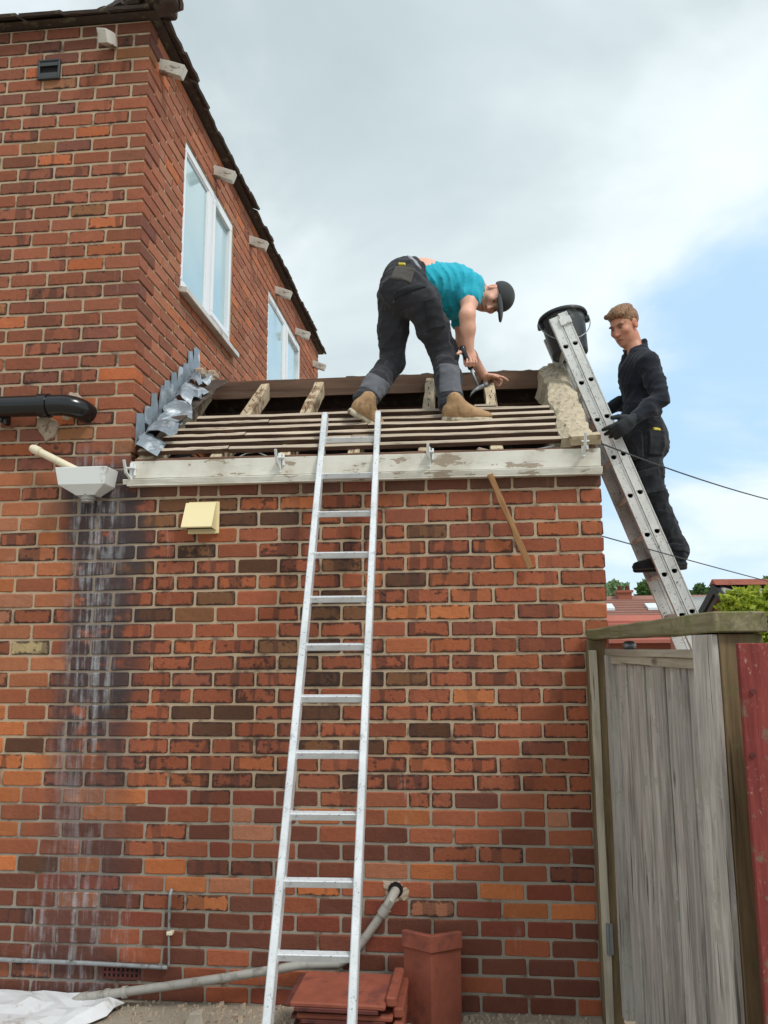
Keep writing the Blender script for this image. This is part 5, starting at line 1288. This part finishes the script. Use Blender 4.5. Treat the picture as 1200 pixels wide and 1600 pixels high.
def head_colour(C, f, u, s, base, sc=1.0, brow=(.10, .055, .03), beard=.0):
    base = np.array(base)
    def col(V):
        q = (V-C)/sc; a, b, c = q @ f, q @ u, q @ s; o = np.tile(base, (len(V), 1)); ca = np.abs(c)
        inh = (np.abs(a) < .16) & (np.abs(b) < .15) & (ca < .11)
        def paint(m, colr, k): 
            m = np.clip(m, 0, 1)*inh*k; o[:] = o*(1-m[:, None])+np.array(colr)*m[:, None]
        g = lambda x, x0, w_: np.exp(-((x-x0)/w_)**2)
        paint(g(a, .09, .05)*g(b, -.03, .035)*g(ca, .045, .022), base*np.array([1.0, .78, .76]), .25)                       # cheeks
        paint(g(a, .11, .03)*g(b, -.035, .014)*g(c, 0, .014), base*np.array([1.0, .74, .70]), .5)
        paint((a > .05)*g(b-.12*(ca-.033), .0225, .0085)*g(ca, .033, .024), brow, 1)                                                   # brows
        paint((a > .055)*g(b, .004, .0068)*g(ca, .033, .0150), (.03, .02, .017), 1)
        paint((a > .05)*g(b, .013, .010)*g(ca, .030, .020), base*np.array([.62, .5, .46]), .7)                                      # eyes and lashes
        paint((a > .06)*g(b+9*c*c, -.0715, .0075)*g(c, 0, .020), base*np.array([.74, .46, .46]), .85); paint((a > .06)*g(b+9*c*c, -.0720, .0028)*g(c, 0, .020), base*np.array([.3, .18, .18]), .9)                             # lips
        paint(g(ca, .088, .014)*g(b, -.005, .03)*(a < .03), base*np.array([1.0, .62, .56]), .55)                            # ears
        if beard: paint(np.clip((-.035-b)/.03, 0, 1)*(a > -.01), base*np.array([.62, .56, .54]), beard)
        return o
    return col
def hand(F, wr, d, n, curls, lat, thumb, sc=1.0, k=.007, fat=1.0, spread=.12):
    """palm from the wrist along d, n = the side the palm faces, lat = towards the thumb"""
    d, n, lat = unit(d), unit(n), unit(lat); lat = unit(lat-d*(lat @ d)); n = unit(n-d*(n @ d)-lat*(n @ lat)); ax = (d, lat, n)
    F.ell(wr+d*.045*sc, (.052*sc, .042*sc, .019*sc*fat), ax, .015); F.rbox(wr+d*.055*sc, (.036*sc, .037*sc, .013*sc*fat), ax, .010, .012)
    for i, (o_, ln, r) in enumerate(((.030, .070, .0092), (.010, .078, .0095), (-.010, .073, .0090), (-.029, .058, .0080))):
        p = wr+(d*.088+lat*o_)*sc; dd = unit(d+lat*o_*spread/.03); c = curls[i] if hasattr(curls[0], '__len__') else curls; rr_ = r*fat*sc
        prev = wr+(d*.055+lat*o_*.9)*sc; F.cone(prev, p, rr_*1.15, rr_*1.1, k)
        ang = 0
        for sgm, (l_, a_) in enumerate(zip((.46, .30, .24), c)):
            ang += math.radians(a_); v = dd*math.cos(ang)+n*math.sin(ang); q = p+v*ln*l_*sc*1.12; F.cone(p, q, rr_*(1.08-.1*sgm), rr_*(.98-.1*sgm), k*.6); p = q
    p = wr+(d*.022+lat*.030)*sc; td = unit(np.array(thumb)); q = p+td*.042*sc; F.cone(wr+d*.02*sc, p, .016*sc*fat, .0135*sc*fat, .012); F.cone(p, q, .0128*sc*fat, .0108*sc*fat, k)
    td2 = unit(td+d*.6+n*.35); F.cone(q, q+td2*.034*sc, .0105*sc*fat, .0088*sc*fat, k*.6)
def boot(parent, heel, toe, up, shaft_top, leather, sole, h=.0055, seed=1, low=1.0):
    """work boot: heel and toe on the ground, rounded upper, thick sole, shaft up to the trouser cuff"""
    heel, toe, up = np.array(heel), np.array(toe), unit(up); d = unit(toe-heel); up = unit(up-d*(up @ d)); s = np.cross(d, up); ln = np.linalg.norm(toe-heel)
    P = lambda a, b: heel+d*a*ln+up*b; lo = np.minimum(np.minimum(heel, toe), shaft_top)-.10; hi = np.maximum(np.maximum(heel, toe), shaft_top)+.10
    F = Field(lo, hi, h)
    F.ell(P(.16, .055), (.052, .050, .040), (d, up, s), .03); F.ell(P(.45, .055*low), (.085, .048*low, .043), (d, up, s), .03); F.ell(P(.76, .040*low), (.078, .034*low, .047), (d, up, s), .03)
    F.cone(P(.17, .07), np.array(shaft_top), .044, .047, .03); F.cone(P(.45, .07), P(.22, .13), .036, .042, .03)
    for q in ((.36, .44, .52) if low == 1 else ()): F.cone(P(q, .105-.10*(q-.36))-s*.018, P(q, .105-.10*(q-.36))+s*.018, .006, .006, .008)
    F.halfspace(P(0, .030), -up); F.folds(.0016, 70, seed); F.build('boot_upper', leather, parent)
    G = Field(lo, hi, h)
    G.ell(P(.16, .016), (.057, .034, .043), (d, up, s), .02); G.ell(P(.48, .016), (.10, .030, .042), (d, up, s), .03); G.ell(P(.77, .016), (.080, .034, .052), (d, up, s), .03)
    G.halfspace(P(0, .036), up); G.halfspace(P(0, .0), -up); G.rbox(P(.34, .003), (.018, .007, .07), (d, up, s), .003, .004, '-'); G.build('boot_sole', sole, parent)
def pad(parent, name, m, F0, c, n, hs, up, lift=.006, seed=0, h=.006):
    """a stitched-on cloth panel or pocket following the garment: the shell just outside field F0 inside a box"""
    n = unit(n); up = unit(np.array(up)-n*(np.array(up) @ n)); s = np.cross(n, up); ax = (s, up, n); m_ = np.linalg.norm(hs)+.02
    G = Field(np.array(c)-m_, np.array(c)+m_, h); X = np.meshgrid(*G.ax, indexing='ij')
    ix = [np.clip((X[i]-F0.lo[i])/F0.h, 0, F0.g.shape[i]-1.001) for i in range(3)]; i0 = [q.astype(int) for q in ix]; fr = [q-i_ for q, i_ in zip(ix, i0)]; val = 0
    for a in (0, 1):
        for b in (0, 1):
            for e in (0, 1): val = val+F0.g[i0[0]+a, i0[1]+b, i0[2]+e]*(fr[0] if a else 1-fr[0])*(fr[1] if b else 1-fr[1])*(fr[2] if e else 1-fr[2])
    q = [np.abs(sum(ax[i][j]*(X[j]-c[j]) for j in range(3)))-hs[i] for i in range(3)]; bx = np.maximum(np.maximum(q[0], q[1]), q[2])
    G.g = np.maximum(np.maximum(val-lift, bx), -(val+.012)).astype(np.float32)
    if (G.g < 0).any(): G.build(name, m, parent, smooth_it=2)

# ---- the worker bending on the battens
def worker_bending():
    SK = L(226, 172, 148)
    footR = PX(728, 660, .315); root = thing('person', (float(footR[0])-.2, .33, 2.95), 'worker in teal t-shirt and cap bending over the open roof with a hammer', 'person')
    hipR, hipL = PX(657, 468, .36), PX(617, 464, .47); knR, knL = PX(694, 552, .50), PX(613, 566, .58); anR, anL = PX(706, 634, .335), PX(570, 626, .30)
    pel = PX(634, 436, .43); wst = PX(660, 434, .47); chest = PX(710, 446, .57); neckb = PX(744, 450, .63)
    shR, shL = PX(737, 447, .50), PX(722, 476, .74); elR, elL = PX(730, 493, .40), PX(722, 536, .80); wrR, wrL = PX(733, 546, .46), PX(757, 588, .885)
    # trousers
    T = Field(np.min([anR, anL, pel, hipR, knL], 0)-.16, np.max([anR, anL, pel, wst, knL, hipL], 0)+.2, .0075)
    T.ell((hipR+hipL)/2+(-.01, -.035, .045), (.15, .12, .13), None, .06); T.cone((hipR+hipL)/2, pel+(.005, 0, .0), .125, .118, .06); T.cone(pel, wst, .118, .105, .05)
    cutn = unit(wst-pel); T.halfspace(PX(655, 425, .45), cutn+np.array([.1, 0, -.1]))
    T.chain([hipR, (hipR*.45+knR*.55), knR, (knR*.5+anR*.5), anR+(0, 0, -.005)], [.108, .094, .078, .073, .070], .03); T.chain([hipL, (hipL*.5+knL*.5), knL, (knL*.5+anL*.5), anL], [.106, .090, .076, .070, .066], .03)
    T.folds(.014, 42, 5, (1, 1, 1.6)); tr = T.build('trousers', MATS['trouser_cloth'], root)
    pad(tr, 'back_pocket', MATS['pocket_grey'], T, PX(633, 440, .33), (-.15, -1, .35), (.062, .050, .075), (.25, 0, 1), .007)
    pad(tr, 'seat_panel', MATS['pocket_cloth'], T, PX(640, 458, .30), (0, -1, .1), (.10, .020, .12), (-.28, 0, 1), .008)
    pad(tr, 'yellow_label', MATS['yellow_label'], T, PX(630, 423, .33), (-.1, -1, .5), (.021, .0095, .10), (.05, 0, 1), .012, h=.004)
    pad(tr, 'holster_pocket', MATS['pocket_cloth'], T, PX(677, 492, .33), (.5, -1, 0), (.055, .085, .09), (-.4, 0, 1), .014)
    pad(tr, 'knee_panel', MATS['trouser_panel'], T, PX(702, 594, .38), (.3, -1, 0), (.062, .098, .10), (.05, 0, 1), .005); pad(tr, 'knee_panel', MATS['trouser_panel'], T, PX(585, 606, .40), (-.1, -1, .1), (.10, .062, .12), (.6, 0, 1), .005)
    pad(tr, 'cuff', MATS['pocket_cloth'], T, PX(704, 632, .33), (.1, -1, 0), (.075, .026, .14), (.05, 0, 1), .006); pad(tr, 'cuff', MATS['pocket_cloth'], T, PX(571, 624, .30), (-.1, -1, 0), (.09, .026, .16), (.45, 0, 1), .006)
    pad(tr, 'belt', MATS['belt_webbing'], T, PX(646, 418, .38), (-.1, -.9, .8), (.085, .013, .12), (.55, .1, .35), .007)
    # shirt
    C = Field(np.min([wst, shR, shL, chest, neckb], 0)-.2, np.max([wst, shR, shL, neckb], 0)+.2, .0075)
    C.cone(PX(658, 441, .46), chest, .112, .125, .05); C.ell(PX(676, 444, .48), (.13, .12, .115), None, .06); C.ell(chest+(.0, .02, -.03), (.12, .15, .13), None, .05); C.cone(shR, shL, .075, .075, .06); C.cone(chest, neckb, .115, .062, .05)
    C.ell(PX(700, 474, .60), (.09, .12, .10), None, .06)
    C.cone(shR, shR*.62+elR*.38, .068, .072, .03); C.cone(shL, shL*.62+elL*.38, .068, .074, .03)
    C.halfspace(PX(652, 425, .46), unit(pel-chest)+np.array([0, 0, .1])); nk = unit(neckb-chest); C.halfspace(PX(757, 451, .64), nk+np.array([.1, 0, -.1]))
    C.halfspace(shR*.42+elR*.58, unit(elR-shR)) if False else None
    C.folds(.014, 48, 8, (2.4, 1.2, .4)); C.halfspace(PX(651, 425, .46), unit(pel-chest)+np.array([0, 0, .1])); C.halfspace(PX(758, 451, .64), nk+np.array([.1, 0, -.1])); shirt = C.build('t_shirt', MATS['teal_cotton'], root)
    # body: one surface from the waist to the fingertips and the crown
    hc = PX(772, 466, .64); f, u, s = head_axes((-.06, -.58, -.81), (.96, .05, .20))
    Bd = Field(np.min([pel, wrR, wrL, hc, shR, anL, anR], 0)-.16, np.max([hc, wrL, shL, pel, shR, knL], 0)+.2, .005)
    Bd.cone(pel, wst, .095, .095, .04); Bd.cone(wst, chest, .095, .10, .04); Bd.cone(PX(640, 434, .44), PX(664, 434, .47), .100, .108, .04)
    Bd.cone(shR, shL, .05, .05, .03); Bd.cone(chest, neckb, .09, .058, .04); Bd.cone(neckb, hc-f*.02-u*.05, .054, .052, .03)
    head(Bd, hc, f, u, s, .98)
    Bd.chain([shR, shR*.45+elR*.55, elR], [.050, .046, .042], .035); Bd.chain([elR, elR*.62+wrR*.38, wrR], [.042, .040, .029], .035)
    Bd.chain([shL, shL*.45+elL*.55, elL], [.050, .046, .040], .02); Bd.chain([elL, elL*.62+wrL*.38, wrL], [.041, .040, .028], .02)
    hd0, hd1 = PX(721, 541, .43), PX(748, 606, .47); hdir = unit(hd1-hd0)
    hand(Bd, wrR, unit(PX(735, 575, .47)-wrR), unit((-.55, -.62, -.2)), (58, 72, 48), hdir*-.9, unit(hdir*-.45+np.array([-.35, -.5, -.5])), .98)
    hand(Bd, wrL, unit(PX(782, 592, .90)-wrL+np.array([0, .0, .01])), (0, -.15, -1), ((12, 14, 10), (40, 60, 40), (48, 62, 40), (50, 60, 40)), (.15, -1, -.1), (.8, -.45, -.25), .92)
    for hp_, kn_, an_ in ((hipR, knR, anR), (hipL, knL, anL)): Bd.chain([hp_, kn_, an_], [.07, .05, .04], .03)
    Bd.cone(pel, hipR, .08, .07, .04); Bd.cone(pel, hipL, .08, .07, .04)
    hcol = head_colour(hc, f, u, s, SK, .98, beard=.55)
    Bd.build('body', MATS['skin'], root, hcol)
    # cap
    K = Field(hc-.26, hc+.26, .005); A = (f, u, s)
    K.ell(hc+u*.042-f*.012, (.112, .086, .088), A, .01); K.halfspace(hc+u*.026+f*.0, -u+f*.16); K.build('cap', MATS['cap_cloth'], root)
    Bm = Field(hc-.3, hc+.3, .005); Bm.ell(hc+u*.036+f*.118, (.098, .020, .084), A, .01); Bm.ell(hc+u*.006+f*.09, (.14, .030, .12), A, .01, '-'); Bm.build('cap_brim', MATS['cap_cloth'], root)
    # boots
    hR, tR = PX(694, 660, .300), PX(765, 661, .335); boot(root, hR, tR, (-.05, -.30, 1), anR+(0, 0, .02), MATS['boot_leather'], MATS['boot_sole'], seed=3)
    hL, tL = PX(548, 648, .245), PX(590, 674, .36); boot(root, hL, tL, (.45, -.25, .9), anL+(.0, 0, .01), MATS['boot_leather'], MATS['boot_sole'], seed=4)
    # claw hammer in his right hand
    hm = thing('claw_hammer', hd1, 'claw hammer with black grip in the bending worker\'s right hand', 'hammer')
    a0, a1 = Vector(hd0), Vector(hd1); dv = (a1-a0).normalized()
    B().tube([a0, a0.lerp(a1, .04), a0.lerp(a1, .3), a0.lerp(a1, .55)], [.011, .0165, .0145, .0155], 12).build('grip', MATS['black_plastic'], hm, smooth=True)
    B().tube([a0.lerp(a1, .5), a1], .0085, 10).build('shaft', MATS['galv'], hm, smooth=True)
    lat = Vector((.93, 0, .37)); lat = (lat-dv*lat.dot(dv)).normalized()
    B().tube([a1-lat*.01, a1+lat*.025, a1+lat*.034, a1+lat*.040, a1+lat*.058], [.013, .012, .010, .0155, .0155], 14).build('striking_head', MATS['galv'], hm)
    for e in (-1, 1):
        o_ = dv.cross(lat)*(.006*e); B().tube([a1+o_*.4, a1-lat*.025+o_+dv*.004, a1-lat*.050+o_*1.5+dv*.014, a1-lat*.070+o_*2+dv*.030], [.011, .0085, .006, .0025], 8).build('claw', MATS['galv'], hm, smooth=True)
worker_bending()

# ---- the young worker standing on the side ladder
def worker_ladder():
    SK = L(200, 140, 114); k6 = (L2P+L2D*6); rung = np.array(k6)+np.array(L2N)*.0605
    root = thing('person', (rung[0], .8, rung[2]), 'young worker in black top and gloves standing on the paint-spattered ladder', 'person')
    anL, anR = PX(1058, 866, .72), PX(1062, 862, .90); knL, knR = PX(1022, 776, .71), PX(1020, 778, .90); hipL, hipR = PX(1004, 694, .73), PX(1006, 694, .89)
    pel = PX(1005, 676, .81); wst = PX(1003, 640, .81); chest = PX(997, 585, .82); neckb = PX(994, 552, .82)
    shL, shR = PX(1013, 568, .665), PX(988, 566, .965); elL, elR = PX(1032, 622, .60), PX(990, 622, 1.04); wrL, wrR = PX(990, 655, .52), PX(948, 640, .93)
    T = Field(np.min([anR, anL, pel, hipR, knL], 0)-.16, np.max([anR, anL, wst, hipR, knR], 0)+.2, .0075)
    T.chain([hipL, hipL*.5+knL*.5, knL, knL*.45+anL*.55, anL], [.098, .085, .070, .064, .060], .03); T.chain([hipR, hipR*.5+knR*.5, knR, knR*.5+anR*.5, anR], [.098, .083, .069, .063, .058], .03)
    T.cone(hipL, hipR, .098, .098, .05); T.ell(pel+(.012, 0, -.02), (.125, .165, .12), None, .05); T.cone(pel, wst, .115, .105, .05); T.ell(hipL*.5+hipR*.5+(.05, -.03, -.02), (.085, .125, .09), None, .05)
    T.halfspace(PX(1003, 656, .8), (0, 0, 1)); T.folds(.014, 45, 15, (1, 1, 1.8)); tr = T.build('trousers', MATS['black_trouser'], root)
    pad(tr, 'rear_pocket', MATS['pocket_cloth'], T, PX(1020, 694, .67), (.5, -1, 0), (.055, .075, .12), (0, 0, 1), .012); pad(tr, 'holster_pocket', MATS['pocket_cloth'], T, PX(992, 694, .63), (-.3, -1, 0), (.045, .085, .10), (0, 0, 1), .018)
    pad(tr, 'yellow_label', MATS['yellow_label'], T, PX(1018, 674, .68), (.4, -1, 0), (.021, .010, .12), (.1, 0, 1), .017, h=.004); pad(tr, 'knee_pocket', MATS['pocket_cloth'], T, PX(1016, 752, .64), (0, -1, 0), (.065, .075, .10), (-.2, 0, 1), .008)
    pad(tr, 'cuff', MATS['pocket_cloth'], T, PX(1061, 858, .72), (.3, -1, 0), (.085, .022, .14), (.1, 0, 1), .012)
    # long-sleeved top
    C = Field(np.min([pel, shR, shL, elL, elR, wrL, wrR], 0)-.14, np.max([neckb, shR, shL, elL, elR, wst, wrL], 0)+.16, .0075)
    C.ell(chest, (.098, .150, .14), None, .05); C.cone(wst, chest, .098, .106, .06); C.ell(wst+(0, 0, -.01), (.108, .14, .10), None, .05); C.ell(wst+(-.035, 0, -.055), (.085, .13, .06), None, .05); C.cone(shL, shR, .068, .068, .05); C.cone(chest, neckb, .10, .070, .05)
    C.chain([shL, shL*.5+elL*.5, elL], [.062, .056, .052], .03); C.chain([elL, elL*.5+wrL*.5, wrL*.96+elL*.04], [.052, .048, .036], .02); C.chain([shR, shR*.5+elR*.5, elR], [.068, .06, .055], .03); C.chain([elR, wrR*.96+elR*.04], [.054, .04], .02)
    C.cone(neckb+(.006, 0, -.01), neckb+(.004, -.0, .075), .070, .064, .02); C.cone(neckb+(-.010, -.012, .0), neckb+(-.016, -.018, .13), .050, .052, .004, '-'); C.halfspace(neckb+(0, 0, .062), (-.62, -.4, 1))
    C.rbox(neckb+(-.075, -.035, -.005), (.010, .035, .07), (unit((-.6, -.8, 0)), unit((-.8, .6, 0)), np.array((0, 0, 1.))), .004, .01, '-')
    C.folds(.012, 48, 21, (1, 1, 1.4)); C.build('black_top', MATS['black_knit'], root)
    # body
    hc = PX(976, 510, .80); f, u, s = head_axes((-.70, -.58, -.44), (-.12, -.10, 1))
    Bd = Field(np.min([anL, anR, pel, wrR, wrL, shR], 0)-.12, np.max([hc, shL, shR, anL, anR, hipR], 0)+.2, .006)
    Bd.cone(neckb+(.004, 0, -.03), hc-u*.06-f*.018, .056, .055, .03); head(Bd, hc, f, u, s, .97)
    Bd.cone(pel, wst, .09, .085, .04); Bd.cone(wst, chest, .085, .09, .04); Bd.cone(chest, neckb, .08, .056, .04); Bd.cone(shL, shR, .045, .045, .04)
    for a, b, c_ in ((shL, elL, wrL), (shR, elR, wrR)): Bd.chain([a, b, c_, c_+(c_-b)*.12], [.045, .036, .0275, .027], .02)
    for a, b, c_ in ((hipL, knL, anL), (hipR, knR, anR)): Bd.chain([a, b, c_], [.07, .05, .04], .03)
    Bd.cone(hipL, hipR, .07, .07, .04); Bd.cone(pel, hipL, .08, .07, .04); Bd.cone(pel, hipR, .08, .07, .04)
    Bd.build('body', MATS['skin'], root, head_colour(hc, f, u, s, SK, .97, brow=(.09, .055, .035), beard=.12))
    # hair: short sides, fuller swept top
    K = Field(hc-.22, hc+.24, .004); A = (f, u, s)
    K.ell(hc+u*.042-f*.020, (.098, .084, .082), A, .01); K.ell(hc+u*.092+f*.022, (.070, .038, .068), A, .02); K.ell(hc+u*.105-f*.02, (.075, .032, .066), A, .02)
    for i, (a, b) in enumerate(((.066, .074), (.074, .082), (.072, .088), (.060, .092))): K.ell(hc+u*b+f*a+s*(.036*(i-1.5)), (.018, .017, .022), A, .012)
    K.ell(hc+f*.105-u*.015, (.085, .080, .095), A, .012, '-'); K.halfspace(hc-u*.035, -u-f*.5)
    for e in (1, -1): K.ell(hc+s*.085*e-u*.018+f*.0, (.034, .045, .022), A, .01, '-')
    K.folds(.0055, 95, 31, (1.6, 1.6, .5)); K.build('hair', MATS['brown_hair'], root)
    # gloves
    for nm, w0, d_, n_, lat_, th_ in (('glove', wrL, PX(957, 678, .50)-wrL, (-.05, .45, -.9), (-.6, -.2, .55), (-.9, -.25, .1)), ('glove', wrR, np.array((-.5, -.3, -.6)), (-.2, -.9, 0), (-.3, -.2, .9), (-.6, -.4, .3))):
        G = Field(w0-.24, w0+.24, .0045); d_ = unit(d_); hand(G, w0+d_*.012, d_, n_, ((14, 22, 16), (30, 26, 18), (38, 28, 20), (44, 30, 20)), lat_, th_, 1.06, .007, 1.42, .22); G.cone(w0-d_*.004, w0+d_*.03, .034, .036, .012); G.build(nm, MATS['glove_cloth'], root)
    # boots on the rung
    for Y in (.715, .90):
        z = rung[2]+.017; t_, h_ = PX(997, 895, Y), PX(1072, 888, Y); boot(root, (h_[0], Y, z+.012), (t_[0]-.02, Y, z-.002), (0, 0, 1), (anL if Y < .8 else anR)+(0, 0, .015), MATS['boot_black'], MATS['pocket_cloth'], seed=6, low=.72)
worker_ladder()
